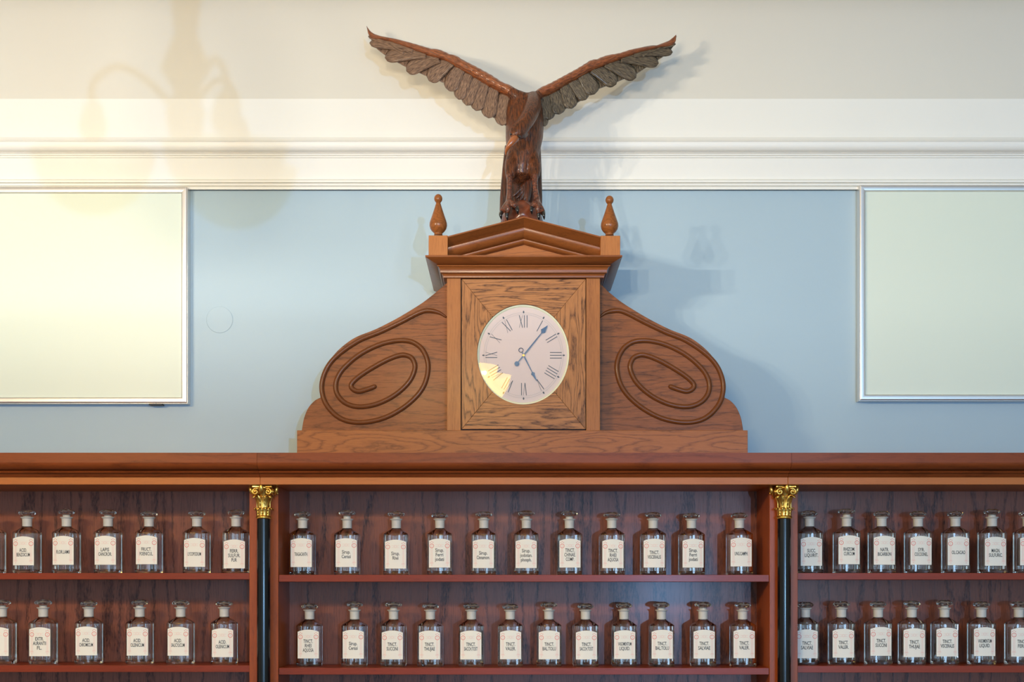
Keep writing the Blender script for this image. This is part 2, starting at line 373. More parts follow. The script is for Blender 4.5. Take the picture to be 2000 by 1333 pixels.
# ------------------------------------------------------------------ the two white panels
def wall_panel(x0, x1, y0, y1, side, label):
    """px rectangle of the frame's front at depth YF"""
    YF = W - .034
    a = P(x0, y1, YF); b = P(x1, y0, YF)
    t = empty('panel_frame' if False else 'wall_panel', ((a.x + b.x) / 2, W, a.z), label=label, cat='panel', group='white panels on the blue wall')
    fw = 12.6 * S(YF)
    def bar(p0, p1, inward):
        # bar with a rounded face; p0->p1 along the bar outer edge, mitred
        d = (p1 - p0).normalized(); n = inward
        pr_ = [(0, W - .001), (0, YF + .003)]
        for k in range(7):
            aa = k / 6 * PI / 2
            pr_.append((fw * .5 * (1 - math.cos(aa)) * .5 + .0005, YF + .003 - .003 * math.sin(aa)))
        pr_ += [(fw * .72, YF), (fw * .86, YF + .0012), (fw * .97, YF + .005), (fw, YF + .009), (fw, W - .001)]
        bm = bmesh.new(); r0 = []; r1 = []
        for u, y in pr_:
            q0 = p0 + n * u + d * u; q1 = p1 + n * u - d * u
            r0.append(bm.verts.new((q0.x, y, q0.z))); r1.append(bm.verts.new((q1.x, y, q1.z)))
        k = len(pr_)
        for i in range(k): bm.faces.new((r0[i], r1[i], r1[(i + 1) % k], r0[(i + 1) % k]))
        bm.faces.new(r0[::-1]); bm.faces.new(r1)
        link('frame_bar', mesh(bm), M['alu'], t, autosmooth=math.radians(35))
    A = Vector((a.x, 0, b.z)); B = Vector((b.x, 0, b.z)); C = Vector((b.x, 0, a.z)); D = Vector((a.x, 0, a.z))
    bar(A, B, Vector((0, 0, -1))); bar(B, C, Vector((-1, 0, 0))); bar(C, D, Vector((0, 0, 1))); bar(D, A, Vector((1, 0, 0)))
    box('panel_sheet', a.x + fw * .9, b.x - fw * .9, YF + .008, YF + .012, a.z + fw * .9, b.z - fw * .9, M['panel'], t, bevel=0)
    return t, a, b
t, a, b = wall_panel(-430, 365.5, 364.5, 788, 'l', 'white panel in an aluminium frame on the blue wall, left of the clock')
box('switch', X(290, .26), X(316, .26), .262, .285, a.z - .0035, a.z + .002, M['dark_plastic'], t)
wall_panel(1679, 2480, 361, 782.5, 'r', 'white panel in an aluminium frame on the blue wall, right of the clock')

# ------------------------------------------------------------------ cabinets
CT = Z(885, -.09)                      # top of the crown
SEAM = [-2.35, -.5794, .6549, 2.45]
BACKY = .155
def arc(y0, z0, y1, z1, bulge, n=6):
    """quarter-like curve from (y0,z0) to (y1,z1)"""
    out = []
    for i in range(n + 1):
        t_ = i / n
        if bulge: yy = y0 + (y1 - y0) * (1 - math.cos(t_ * PI / 2)); zz = z0 + (z1 - z0) * math.sin(t_ * PI / 2)
        else: yy = y0 + (y1 - y0) * math.sin(t_ * PI / 2); zz = z0 + (z1 - z0) * (1 - math.cos(t_ * PI / 2))
        out.append((yy, zz))
    return out
HB = -.055                              # front of the header strip
crown = [(W, CT), (-.092, CT)]
crown += [(-.092, Z(904, -.092))] + arc(-.092, Z(904, -.092), -.068, Z(919, -.068), True)
crown += [(-.066, Z(920, -.066)), (-.072, Z(920.5, -.072)), (-.074, Z(922, -.074)), (-.072, Z(924.2, -.072)), (-.064, Z(925.5, -.064)),
          (-.061, Z(929, -.061)), (-.057, Z(932.6, -.057)), (W, Z(932.6, -.057))]
STILE = {0: (None, X(487, 0)), 1: (X(543.5, 0), X(1503, 0)), 2: (X(1558, 0), None)}
SHELF = {0: [(1120, 1132.5), (1300.5, 1313.5)], 1: [(1123.5, 1137), (1305.5, 1318.5)], 2: [(1120, 1133), (1301.5, 1314.5)]}
names = ['left oak cabinet with glass bottles, left of the left black column',
         'middle oak cabinet with glass bottles, under the clock between the black columns',
         'right oak cabinet with glass bottles, right of the right black column']
SHELFTOP = {}
for k in range(3):
    x0, x1 = SEAM[k] + .0003, SEAM[k + 1] - .0003
    t = empty('display_cabinet', ((x0 + x1) / 2, .1, 0), label=names[k], cat='cabinet', group='oak pharmacy cabinets')
    extrude_x('crown_moulding', crown, x0, x1, M['caseX'], t, autosmooth=math.radians(30))
    hz0, hz1 = Z(947, HB), Z(932.6, -.057)
    box('header', x0, x1, HB, .16, hz0, hz1, M['head'], t)
    il = x0 + .034 if k != 1 else STILE[1][0]
    ir = x1 - .034 if k != 1 else STILE[1][1]
    if k == 0: ir = STILE[0][1]
    if k == 2: il = STILE[2][0]
    box('side_panel', x0, il, 0, W - .002, 0, hz0, M['caseZ'], t)
    box('side_panel', ir, x1, 0, W - .002, 0, hz0, M['caseZ'], t)
    box('back_panel', il, ir, BACKY, BACKY + .018, 0, hz0, M['back'], t, bevel=0)
    rows = list(SHELF[k])
    zs = []
    for (pt, pb) in rows: zs.append((Z(pt, .004), Z(pb, .004)))
    z3 = zs[1][0] - (zs[0][0] - zs[1][0])
    zs += [(z3 - .217 * i, z3 - .217 * i - .016) for i in range(3)]
    SHELFTOP[k] = [z[0] for z in zs]
    for (zt, zb) in zs: box('shelf', il + .0005, ir - .0005, .004, BACKY, zb, zt, M['shelf'], t, bevel=.0006)
    zb = zs[-1][1] - .15
    box('base_cupboard', il, ir, -.004, .14, .02, zb, M['caseX'], t)

# ------------------------------------------------------------------ columns with gilded capitals
def column(cx, mirror, label):
    cy = -.020
    t = empty('column', (cx, cy, 0), label=label, cat='column', group='black columns with gilded capitals')
    s = S(cy); r0 = 13 * s
    zc = lambda p: Z(p, cy)
    lathe('shaft', [(r0 * 1.0, .08), (r0 * 1.0, 1.0), (r0 * .99, zc(1012))], (cx, cy, 0), M['black'], t, seg=40, autosmooth=math.radians(40))
    lathe('base', [(r0 * 1.5, 0), (r0 * 1.5, .03), (r0 * 1.3, .035), (r0 * 1.35, .06), (r0 * 1.1, .08)], (cx, cy, 0), M['gold'], t, autosmooth=math.radians(40))
    tor = []
    for i in range(9):
        a = -PI / 2 + PI * i / 8
        tor.append((r0 + 2.6 * s * math.cos(a), zc(1011.6) + 2.9 * s * math.sin(a)))
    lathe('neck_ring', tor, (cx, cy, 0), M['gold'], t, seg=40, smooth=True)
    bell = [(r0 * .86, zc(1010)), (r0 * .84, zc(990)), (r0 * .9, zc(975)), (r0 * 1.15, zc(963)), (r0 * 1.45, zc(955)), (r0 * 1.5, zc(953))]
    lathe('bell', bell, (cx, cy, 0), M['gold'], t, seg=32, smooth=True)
    # abacus: concave-sided slab in two steps
    bm = bmesh.new()
    for (h, pt, pb) in ((24.0 * s, 946.8, 949.6), (22.0 * s, 950.4, 954.4)):
        pts = []
        for q in range(4):
            a0 = PI / 4 + q * PI / 2; a1 = a0 + PI / 2
            c0 = Vector((math.cos(a0), math.sin(a0))) * h * 1.35; c1 = Vector((math.cos(a1), math.sin(a1))) * h * 1.35
            nrm = (c0 + c1).normalized()
            for i in range(9):
                u = .06 + .88 * i / 8
                pts.append(c0.lerp(c1, u) - nrm * h * .16 * math.sin(PI * u))
        lo = [bm.verts.new((cx + p.x, cy + p.y, zc(pb))) for p in pts]; hi = [bm.verts.new((cx + p.x, cy + p.y, zc(pt))) for p in pts]
        n = len(pts); bm.faces.new(hi); bm.faces.new(lo[::-1])
        for i in range(n): bm.faces.new((lo[i], lo[(i + 1) % n], hi[(i + 1) % n], hi[i]))
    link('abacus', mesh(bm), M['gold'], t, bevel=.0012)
    # fleurons on the four sides
    for q in range(4):
        a = -PI / 2 + q * PI / 2
        bm = bmesh.new(); bmesh.ops.create_uvsphere(bm, u_segments=12, v_segments=10, radius=1)
        for v in bm.verts:
            v.co = Vector((v.co.x * 4.6 * s, v.co.y * 4.0 * s, v.co.z * 9.0 * s))
        bmesh.ops.rotate(bm, cent=(0, 0, 0), matrix=Matrix.Rotation(.2, 3, 'X'), verts=bm.verts)
        bmesh.ops.rotate(bm, cent=(0, 0, 0), matrix=Matrix.Rotation(a + PI / 2, 3, 'Z'), verts=bm.verts)
        bmesh.ops.translate(bm, vec=(cx + math.cos(a) * 25 * s, cy + math.sin(a) * 25 * s, zc(957)), verts=bm.verts)
        link('fleuron', mesh(bm), M['gold'], t, smooth=True)
    # corner volutes: two scrolls on each corner, facing the sides
    for q in range(4):
        side = -PI / 2 + q * PI / 2
        ux = Vector((-math.sin(side), math.cos(side), 0)); un = Vector((math.cos(side), math.sin(side), 0))
        for sg in (-1, 1):
            pts = []; rd = []
            for i in range(26):
                u = i / 25; a = 2.9 * PI * u - .2
                rr = 6.3 * s * (1 - .80 * u)
                pts.append(Vector((cx, cy, zc(962.5))) + un * (19.0 + 2.5 * u) * s + ux * sg * (12.3 * s + rr * math.sin(a)) + Vector((0, 0, rr * math.cos(a))))
                rd.append(2.0 * s * (1 - .45 * u))
            pts.insert(0, Vector((cx, cy, zc(957.2))) + un * 19 * s + ux * sg * 4 * s); rd.insert(0, 1.5 * s)
            tube('volute', pts, rd, M['gold'], t, seg=8)
            bm = bmesh.new(); bmesh.ops.create_uvsphere(bm, u_segments=8, v_segments=6, radius=2.0 * s)
            bmesh.ops.translate(bm, vec=Vector((cx, cy, zc(962.5))) + un * 21.6 * s + ux * sg * 12.3 * s, verts=bm.verts)
            link('volute_eye', mesh(bm), M['gold'], t, smooth=True)
    # acanthus leaves
    def leaf(ang, zb, zt, rb, rt, wb, wt, curl, name):
        bm = bmesh.new(); d = Vector((math.cos(ang), math.sin(ang), 0)); e = Vector((-math.sin(ang), math.cos(ang), 0))
        rows = []; n = 12
        for i in range(n + 1):
            u = i / n
            if u < .78:
                v = u / .78; z = zb + (zt - zb) * v; rad = rb + (rt - rb) * v ** 2.4; wd = wb + (wt - wb) * v ** 1.5
            else:
                v = (u - .78) / .22; a = v * PI * .95
                z = zt + curl * math.sin(a) * .55 - curl * .5 * v * v; rad = rt + curl * (1 - math.cos(a)) * .5; wd = wt * (1 - v * .75)
            row = []
            for j in range(-3, 4):
                f = j / 3
                bulge = -abs(f) ** 1.5 * wd * .42 + (0.08 * wd if j == 0 else 0) + (.05 * wd if abs(j) == 2 else 0)
                serr = 1 + .13 * math.sin(u * 22) * (abs(f) > .8)
                row.append(bm.verts.new(Vector((cx, cy, z)) + d * (rad + bulge) + e * f * wd * serr))
            rows.append(row)
        for a_, b_ in zip(rows, rows[1:]):
            for j in range(6): bm.faces.new((a_[j], a_[j + 1], b_[j + 1], b_[j]))
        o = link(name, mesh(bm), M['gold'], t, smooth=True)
        sm = o.modifiers.new('solid', 'SOLIDIFY'); sm.thickness = .0011; sm.offset = -1
    for q in range(8):
        leaf(-PI / 2 + q * PI / 4 + PI / 8, zc(1009), zc(994.5), r0 * .98, r0 * 1.12, 4.0 * s, 4.9 * s, 5.6 * s, 'acanthus_leaf')
    for q in range(4):
        leaf(-PI / 2 + q * PI / 2 + PI / 4, zc(996), zc(971.5), r0 * .92, r0 * 1.38, 4.5 * s, 8.2 * s, 8.2 * s, 'acanthus_leaf')
    for q in range(4):
        a = -PI / 2 + q * PI / 2
        for j in (-1, 0, 1):
            e = Vector((-math.sin(a), math.cos(a), 0)); d = Vector((math.cos(a), math.sin(a), 0))
            p = [Vector((cx, cy, zc(996))) + d * r0 * .98 + e * j * 1.2 * s, Vector((cx, cy, zc(982))) + d * r0 * 1.0 + e * j * 2.0 * s, Vector((cx, cy, zc(970))) + d * r0 * 1.25 + e * j * 4.4 * s]
            tube('stalk', catmull(p, 4), 1.25 * s, M['gold'], t, seg=6)
    # side flower
    sx = 1 if mirror == 0 else -1
    for q in range(5):
        a = q * 2 * PI / 5 + .5
        bm = bmesh.new(); bmesh.ops.create_uvsphere(bm, u_segments=8, v_segments=6, radius=1)
        for v in bm.verts: v.co = Vector((v.co.x * 1.5 * s, v.co.y * 2.2 * s, v.co.z * 3.4 * s))
        bmesh.ops.translate(bm, vec=(0, 0, 3.2 * s), verts=bm.verts)
        bmesh.ops.rotate(bm, cent=(0, 0, 0), matrix=Matrix.Rotation(a, 3, 'X'), verts=bm.verts)
        bmesh.ops.translate(bm, vec=(cx + sx * 25.5 * s, cy + .012, zc(960)), verts=bm.verts)
        link('petal', mesh(bm), M['gold'], t, smooth=True)
column(X(515, -.02), 0, 'black column with a gilded capital between the left and the middle cabinet')
column(X(1531.5, -.02), 1, 'black column with a gilded capital between the middle and the right cabinet')

# ------------------------------------------------------------------ the clock case
clk = empty('clock', (X(1022, 0), .1, CT), label='oak clock case with pediment and carved scrolls standing on the middle cabinet', cat='clock')
YP = -.012
box('plinth', X(580, YP), X(1460.5, YP), YP, W - .002, CT + .0003, Z(841, YP), M['oakX'], clk, bevel=.001)
PZ = Z(841, YP)
# scroll brackets
oc = [(1118, 50), (1060, 100), (960, 180), (860, 245), (740, 315), (600, 385), (480, 432), (400, 480), (320, 550), (255, 635), (215, 730), (198, 800), (206, 878)]
oc2 = [(206, 878), (165, 900), (120, 950), (88, 1025), (72, 1112)]
sp = [(1118, 297), (1060, 262), (980, 248), (910, 268), (800, 325), (640, 402), (500, 458), (380, 533), (290, 612), (237, 700), (215, 800), (235, 900), (290, 980), (360, 1032), (450, 1056),
      (560, 1052), (680, 1020), (800, 955), (900, 870), (960, 780), (985, 680), (978, 600), (940, 525), (880, 480), (810, 465), (720, 472), (620, 500), (500, 560), (405, 635), (345, 705), (318, 775),
      (325, 845), (370, 905), (440, 938), (520, 943), (620, 922), (720, 875), (800, 815), (860, 745), (890, 665), (880, 612), (850, 580), (790, 570), (700, 600), (600, 652), (500, 715), (445, 762), (428, 792), (445, 820), (485, 833), (545, 818), (612, 793)]
YS = .040
def conv(p, mir):
    x = 570 + p[0] / 3.703; y = 540 + p[1] / 3.703
    if mir: x = 2043.0 - x if x > 860 else 2041.0 - x
    return x, y
for mir in (0, 1):
    out = [tuple(v[:2]) for v in catmull([(p[0], p[1], 0) for p in oc], 5)] + [tuple(v[:2]) for v in catmull([(p[0], p[1], 0) for p in oc2], 5)][1:]
    pts = []
    for p in out:
        x, y = conv(p, mir); pts.append((X(x, YS), Z(y, YS)))
    pts.append((X(conv((72, 0), mir)[0], YS), PZ + .0003)); pts.append((X(885 if not mir else 1160, YS), PZ + .0003)); pts.append((X(885 if not mir else 1160, YS), pts[0][1] + .01))
    bk = prism('scroll_bracket', pts, YS, YS + .03, M['scroll'], clk, bevel=.0012)
    path = catmull([P(*conv(p, mir), YS - .001) for p in sp], 6)
    n = len(path)
    rad = [.0060 * min(1.0, .35 + i / 14) for i in range(n)]
    rad[-1] *= .45; rad[-2] *= .85
    tube('carved_spiral', path, rad, M['bead'], bk, seg=12, flat=1.15)
# case body, stiles
box('case_body', X(873, 0), X(1172, 0), .012, W - .002, PZ, Z(543, 0), M['oakZ'], clk, bevel=0)
for a, b_ in ((873, 900), (1145, 1172)):
    box('stile', X(a, 0), X(b_, 0), 0, .014, PZ + .0003, Z(544, 0), M['oakZ'], clk, bevel=.001)
box('door_reveal', X(900, 0) + .0002, X(1145, 0) - .0002, .010, .0122, PZ + .0004, Z(544, 0), M['ink'], clk, bevel=0)
# door: four mitred boards with an oval opening
YD = .0005
dx0, dx1, dz0, dz1 = X(902, YD), X(1143.5, YD), Z(838.5, YD), Z(545.8, YD)
ocx, ocz, orx, orz = X(1022, YD), Z(692.5, YD), 90 * S(YD), 97.7 * S(YD)
door = empty('door', ((dx0 + dx1) / 2, YD, dz0)); door.parent = clk
door.matrix_parent_inverse = Matrix.Translation(clk.location).inverted()
def dchild(name, me, mat, **k):
    o = link(name, me, mat, None, **k); o.parent = door
    o.matrix_parent_inverse = Matrix.Translation(door.location).inverted(); return o
cor = [(dx0, dz0), (dx1, dz0), (dx1, dz1), (dx0, dz1)]
angs = [math.atan2((c[1] - ocz) / orz, (c[0] - ocx) / orx) for c in cor]
g = .0002
for i in range(4):
    a0 = angs[i]; a1 = angs[(i + 1) % 4]
    if a1 < a0: a1 += 2 * PI
    ring = [(ocx + orx * math.cos(a0 + (a1 - a0) * j / 24), ocz + orz * math.sin(a0 + (a1 - a0) * j / 24)) for j in range(25)]
    pts = [cor[i], cor[(i + 1) % 4]] + ring[::-1]
    mid = [(0, -g), (g, 0), (0, g), (-g, 0)][i]
    pts = [(p[0] + mid[0], p[1] + mid[1]) for p in pts]
    bm = bmesh.new(); add_prism(bm, pts, YD, YD + .009)
    dchild('door_board', mesh(bm), M['doorX' if i % 2 == 0 else 'doorZ'], bevel=.0006)
def oval(bm, y, rx, rz, n=72):
    return [bm.verts.new((ocx + rx * math.cos(2 * PI * i / n), y, ocz + rz * math.sin(2 * PI * i / n))) for i in range(n)]
bm = bmesh.new()
r = [oval(bm, YD + .0042, orx * .998, orz * .998), oval(bm, YD + .0036, orx * .985, orz * .985), oval(bm, YD + .0085, orx * .955, orz * .958)]
for a, b_ in zip(r, r[1:]):
    for i in range(72): bm.faces.new((a[i], a[(i + 1) % 72], b_[(i + 1) % 72], b_[i]))
dchild('dial_rim', mesh(bm), M['rim'], smooth=True)
YG, YDL = YD + .0030, YD + .0085
bm = bmesh.new(); vs_ = oval(bm, YG + .0008, orx * .985, orz * .985); bm.faces.new(vs_[::-1])
for v in vs_: v.co.y -= (v.co.z - ocz) * .020
me = mesh(bm, recalc=False)
dchild('glass', me, M['pane'])
bm = bmesh.new(); bm.faces.new(oval(bm, YDL, orx * .975, orz * .975)[::-1]); me = mesh(bm, recalc=False)
# dial belongs to the case: own part with printed numerals
dial = empty('dial_assembly', (ocx, YDL, ocz)); dial.name = 'dial'; dial.parent = clk
dial.matrix_parent_inverse = Matrix.Translation(clk.location).inverted()
def dlchild(name, me_, mat, **k):
    o = link(name, me_, mat, None, **k); o.parent = dial; o.matrix_parent_inverse = Matrix.Translation(dial.location).inverted(); return o
dlchild('dial_face', me, M['dial'])
YN = YDL - .0006
def dpt(px, py, y=YN): return P(px, py, y)
hc = Vector((1022.6, 694.4))
def stroke(bm, p, q, w_, y=YN, th=.0003):
    a = Vector(p); b2 = Vector(q); d = (b2 - a).normalized(); n = Vector((-d.y, d.x)) * w_ / 2
    c = [dpt(*(a + n), y), dpt(*(b2 + n), y), dpt(*(b2 - n), y), dpt(*(a - n), y)]
    add_prism(bm, [(v.x, v.z) for v in c], y, y + th)
def ringstrip(bm, rx, ry, w_, n=96, y=YN):
    for i in range(n):
        a = 2 * PI * i / n; b2 = 2 * PI * (i + 1) / n
        vs = [(hc.x + (rx + s_) * math.cos(t_), hc.y + (ry + s_) * math.sin(t_)) for t_, s_ in ((a, -w_ / 2), (b2, -w_ / 2), (b2, w_ / 2), (a, w_ / 2))]
        bm.faces.new([bm.verts.new(dpt(*v, y)) for v in vs])
GL = {'I': [((0, -1), (0, 1), 1)], 'V': [((-1, -1), (0, 1), 1), ((1, -1), (0, 1), .35)], 'X': [((-1, -1), (1, 1), 1), ((1, -1), (-1, 1), .35)]}
WD = {'I': 5.2, 'V': 8.0, 'X': 8.4}
num = ['XII', 'I', 'II', 'III', 'IIII', 'V', 'VI', 'VII', 'VIII', 'IX', 'X', 'XI']
for h, s_ in enumerate(num):
    a = h * PI / 6; up = Vector((math.sin(a), -math.cos(a))); rt = Vector((math.cos(a), math.sin(a)))
    bm = bmesh.new(); tot = sum(WD[c] for c in s_); u = -tot / 2
    for c in s_:
        wc = WD[c]; mx_ = u + wc / 2
        for (p, q, wt) in GL[c]:
            def T(pt):
                l = rt * (mx_ + pt[0] * (wc / 2 - 1.0)) + up * (63.0 - pt[1] * 11.5)
                return hc + Vector((l.x, l.y * 1.05))
            stroke(bm, T(p), T(q), 1.35 * (1 if wt == 1 else .45))
        u += wc
    dlchild('numeral', mesh(bm), M['dial_print'])
    bm = bmesh.new(); cpos = hc + Vector((up.x * 78.3, up.y * 84.5))
    pts = []
    for i in range(8):
        t_ = i * PI / 4; l = up * math.cos(t_) * 2.6 + rt * math.sin(t_) * 1.5; v = dpt(*(cpos + l)); pts.append((v.x, v.z))
    add_prism(bm, pts, YN, YN + .0003); dlchild('hour_mark', mesh(bm), M['dial_print'])
bm = bmesh.new(); ringstrip(bm, 77.5, 83.5, .45); ringstrip(bm, 73.8, 79.8, .45)
dlchild('minute_track', mesh(bm), M['dial_faint'])
def hand(name, tip, tail, spade_c, spade_w, ring_r, disc, y, neck):
    d = (Vector(tip) - hc).normalized(); n = Vector((-d.y, d.x)); L_ = (Vector(tip) - hc).length
    bm = bmesh.new(); K = (Vector(tail) - hc).length
    pts = [hc - d * (K - ring_r) + n * .8, hc + d * neck + n * 1.3, hc + d * (spade_c - spade_w * 1.2) + n * .7, hc + d * (spade_c - spade_w * .2) + n * spade_w, hc + d * (spade_c + spade_w * .7) + n * spade_w * .62, Vector(tip) + n * .2]
    pts2 = [hc - d * (K - ring_r) - n * .8, hc + d * neck - n * 1.3, hc + d * (spade_c - spade_w * 1.2) - n * .7, hc + d * (spade_c - spade_w * .2) - n * spade_w, hc + d * (spade_c + spade_w * .7) - n * spade_w * .62, Vector(tip) - n * .2]
    poly = [dpt(*p, y) for p in pts] + [dpt(*p, y) for p in pts2[::-1]]
    add_prism(bm, [(v.x, v.z) for v in poly], y, y + .0004)
    tc_ = hc - d * K
    if disc:
        add_prism(bm, [(lambda v: (v.x, v.z))(dpt(tc_.x + ring_r * math.cos(i * PI / 10), tc_.y + ring_r * 1.05 * math.sin(i * PI / 10), y)) for i in range(20)], y, y + .0004)
    else:
        rp = [dpt(tc_.x + ring_r * math.cos(i * PI / 12), tc_.y + ring_r * math.sin(i * PI / 12), y) for i in range(25)]
        add_tube(bm, rp, .0007, 6)
    dlchild(name, mesh(bm), M['steel'])
hand('minute_hand', (1069.6, 636), (1010.2, 711.5), 62, 5.2, 4.6, True, YDL - .0032, 10)
hand('hour_hand', (1048.5, 745.5), (1017.4, 684.3), 41, 3.9, 4.2, False, YDL - .0022, 8)
bm = bmesh.new(); add_prism(bm, [(lambda v: (v.x, v.z))(dpt(hc.x + 2.2 * math.cos(i * PI / 8), hc.y + 2.3 * math.sin(i * PI / 8), YDL - .0040)) for i in range(16)], YDL - .0040, YDL - .001)
dlchild('hand_pin', mesh(bm), M['brass'])

# horizontal cornice: mitred on both corners, returning to the wall
def overhang(lv, name, mat, front_x=(873, 1172)):
    xa, xb = X(front_x[0], 0), X(front_x[1], 0)
    bm = bmesh.new(); rings = []
    for py, o in lv:
        z = Z(py, -o)
        rings.append([bm.verts.new(p) for p in ((xa - o, W - .002, z), (xa - o, -o, z), (xb + o, -o, z), (xb + o, W - .002, z))])
    for a_, b2 in zip(rings, rings[1:]):
        for i in range(4): bm.faces.new((a_[i], a_[(i + 1) % 4], b2[(i + 1) % 4], b2[i]))
    bm.faces.new(rings[0]); bm.faces.new(rings[-1][::-1])
    return link(name, mesh(bm), mat, clk, autosmooth=math.radians(28))
OV = .0485
lv = [(543.5, .004), (542.4, .0085)]
for i in range(7):
    a = i / 6 * PI / 2; lv.append((542.0 - 8.5 * math.sin(a), .0085 + .007 * (1 - math.cos(a))))
overhang(lv + [(532.8, .0155)], 'lower_moulding', M['mould'])
lv = [(533.2, .012)]
for i in range(7):
    a = i / 6 * PI / 2; lv.append((532.5 - 12.5 * math.sin(a), .0150 + .008 * (1 - math.cos(a))))
overhang(lv + [(518.2, .0225), (517.8, .0205)], 'middle_moulding', M['mould'])
overhang([(518.0, .020), (502.3, OV - .0006), (501.8, OV), (498.6, OV)], 'cornice', M['mould'])
CZ = Z(498.6, -OV)
# corner blocks and finials
def block(x0, x1, pt):
    box('corner_block', X(x0, -OV), X(x1, -OV), -OV + .001, -OV + .001 + .045, CZ, Z(pt, -OV), M['oakZ'], clk, bevel=.001)
block(837, 874.5, 459.7); block(1173, 1211.5, 460.2)
def finial(px, top, base):
    cy = -.026; s = S(cy); cx = X(px, cy); H = (base - top)
    pr_ = [(8.2, 0), (8.2, 1.5), (7.6, 2.4), (8.6, 4), (12.5, 7.5), (15.6, 12), (17.2, 18), (17.0, 23), (15.2, 29), (12.4, 37), (9.4, 46), (6.8, 54), (5.2, 59.5), (4.4, 61.5), (4.7, 62.6)]
    for i in range(9):
        a = -PI / 2 * .82 + (PI / 2 * .82 + PI / 2) * i / 8
        pr_.append((max(.3, 8.1 * math.cos(a)), 70.6 + 8.8 * math.sin(a)))
    k = H / 79.4
    lathe('finial', [(r_ * s, z_ * k * s) for r_, z_ in pr_], (cx, cy, Z(base, cy)), M['turned'], clk, seg=36, smooth=True)
finial(856, 379.5, 459.5); finial(1190.5, 382.5, 460.2)
# pediment
ax, ay = 1023.5, 422.5
rk = [(0, -OV + .001), (2.6, -OV + .001), (3.4, -OV + .003), (15.5, -.020), (16.5, -.020), (16.8, -.030), (18.5, -.034)]
for i in range(7):
    a = i / 6 * PI / 2; rk.append((19 + 17 * math.sin(a), -.034 + .022 * (1 - math.cos(a))))
rk += [(36.4, -.0165), (37.5, -.018)]
for i in range(6):
    a = i / 5 * PI / 2; rk.append((38.5 + 7 * math.sin(a), -.018 + .012 * (1 - math.cos(a))))
rk += [(46, .0), (46, .2), (0, .24)]
for sgn in (-1, 1):
    bm = bmesh.new(); A = []; B = []
    ex = 873 if sgn < 0 else 1174
    sl = 39.0 / 149.5
    for d, y in rk:
        yq = min(y, 0.0)
        sc_ = S(y)/S(-OV)
        # the front profile is laid out in world units at the cornice plane
        zA = Z(ay, -OV) - d * S(-OV); xA = X(ax, -OV)
        xB = X(ex, -OV); zB = zA - abs(xB - xA) * sl
        A.append(bm.verts.new((xA, y, zA + (y + OV) * .0))); B.append(bm.verts.new((xB, y, zB)))
    n = len(rk)
    bm.faces.new(A); bm.faces.new(B[::-1])
    for i in range(n): bm.faces.new((A[i], B[i], B[(i + 1) % n], A[(i + 1) % n]))
    link('raking_moulding', mesh(bm), M['mould'], clk, autosmooth=math.radians(28))
zt = Z(ay, -OV) - 44 * S(-OV)
xh = (zt - CZ) / sl
prism('tympanum', [(X(ax, -OV) - xh, CZ), (X(ax, -OV) + xh, CZ), (X(ax, -OV), zt)], -.002, .18, M['oakX'], clk, bevel=0)
RZ = Z(ay, -OV)

# ------------------------------------------------------------------ eagle
EY = .075
eag = empty('eagle_sculpture', (X(1020, EY), EY, RZ), label='carved dark wooden eagle with raised wings perched on top of the clock', cat='sculpture')
def ck(p): return (940 + p[0] / 4.594, 160 + p[1] / 4.594)
def loft(bm, secs, seg=28):
    """secs: (px, py, halfwidth px, Y, halfdepth m)"""
    rings = []
    for px, py, hw, y, hd in secs:
        c = P(px, py, y); s = S(y)
        rings.append([bm.verts.new((c.x + hw * s * math.cos(t_), y + hd * math.sin(t_), c.z)) for t_ in [2 * PI * i / seg for i in range(seg)]])
    for a_, b2 in zip(rings, rings[1:]):
        for i in range(seg): bm.faces.new((a_[i], a_[(i + 1) % seg], b2[(i + 1) % seg], b2[i]))
    bm.faces.new(rings[0][::-1]); bm.faces.new(rings[-1])
def voxel(bms, vox, smooth_it=4):
    bm = bms; bmesh.ops.recalc_face_normals(bm, faces=bm.faces[:])
    me = bpy.data.meshes.new('tmp'); bm.to_mesh(me); bm.free()
    o = bpy.data.objects.new('tmp', me); COL.objects.link(o)
    m1 = o.modifiers.new('r', 'REMESH'); m1.mode = 'VOXEL'; m1.voxel_size = vox
    m2 = o.modifiers.new('s', 'SMOOTH'); m2.iterations = smooth_it; m2.factor = .5
    dg = bpy.context.evaluated_depsgraph_get(); dg.update()
    res = bpy.data.meshes.new_from_object(o.evaluated_get(dg), depsgraph=dg)
    bpy.data.objects.remove(o); return res
bm = bmesh.new()
# torso
loft(bm, [(1024, 186, 8, EY, .012), (1023, 190, 20, EY, .026), (1024, 200, 33, EY, .040), (1024.5, 218, 37, EY, .050), (1025, 245, 37.5, EY, .055), (1024, 270, 36.5, EY, .055), (1022.5, 290, 33.5, EY, .052),
          (1021, 310, 31.5, EY, .053), (1019, 330, 29, EY, .050), (1018, 350, 24, EY, .045), (1018, 362, 8, EY, .02)])
# neck and head, drooping forward to the lower left
def chain(bm, pts, seg=16, sub=5):
    """pts (px,py,Y,r px) -> tapered tube"""
    V = catmull([P(p[0], p[1], p[2]) for p in pts], sub); R = catmull([(p[3] * S(p[2]), 0, 0) for p in pts], sub)
    add_tube(bm, V, [r_.x for r_ in R], seg)
chain(bm, [(1041, 192, .050, 14), (1041, 206, .010, 16.5), (1034, 225, -.026, 16.2), (1024, 241, -.048, 15.8), (1013, 255, -.060, 15.6), (1007, 263, -.064, 13.5), (1003.5, 270, -.064, 9.5), (1001, 275, -.062, 4)])
chain(bm, [(1012, 258, -.056, 12), (1020, 264, -.045, 8), (1028, 262, -.03, 5)])
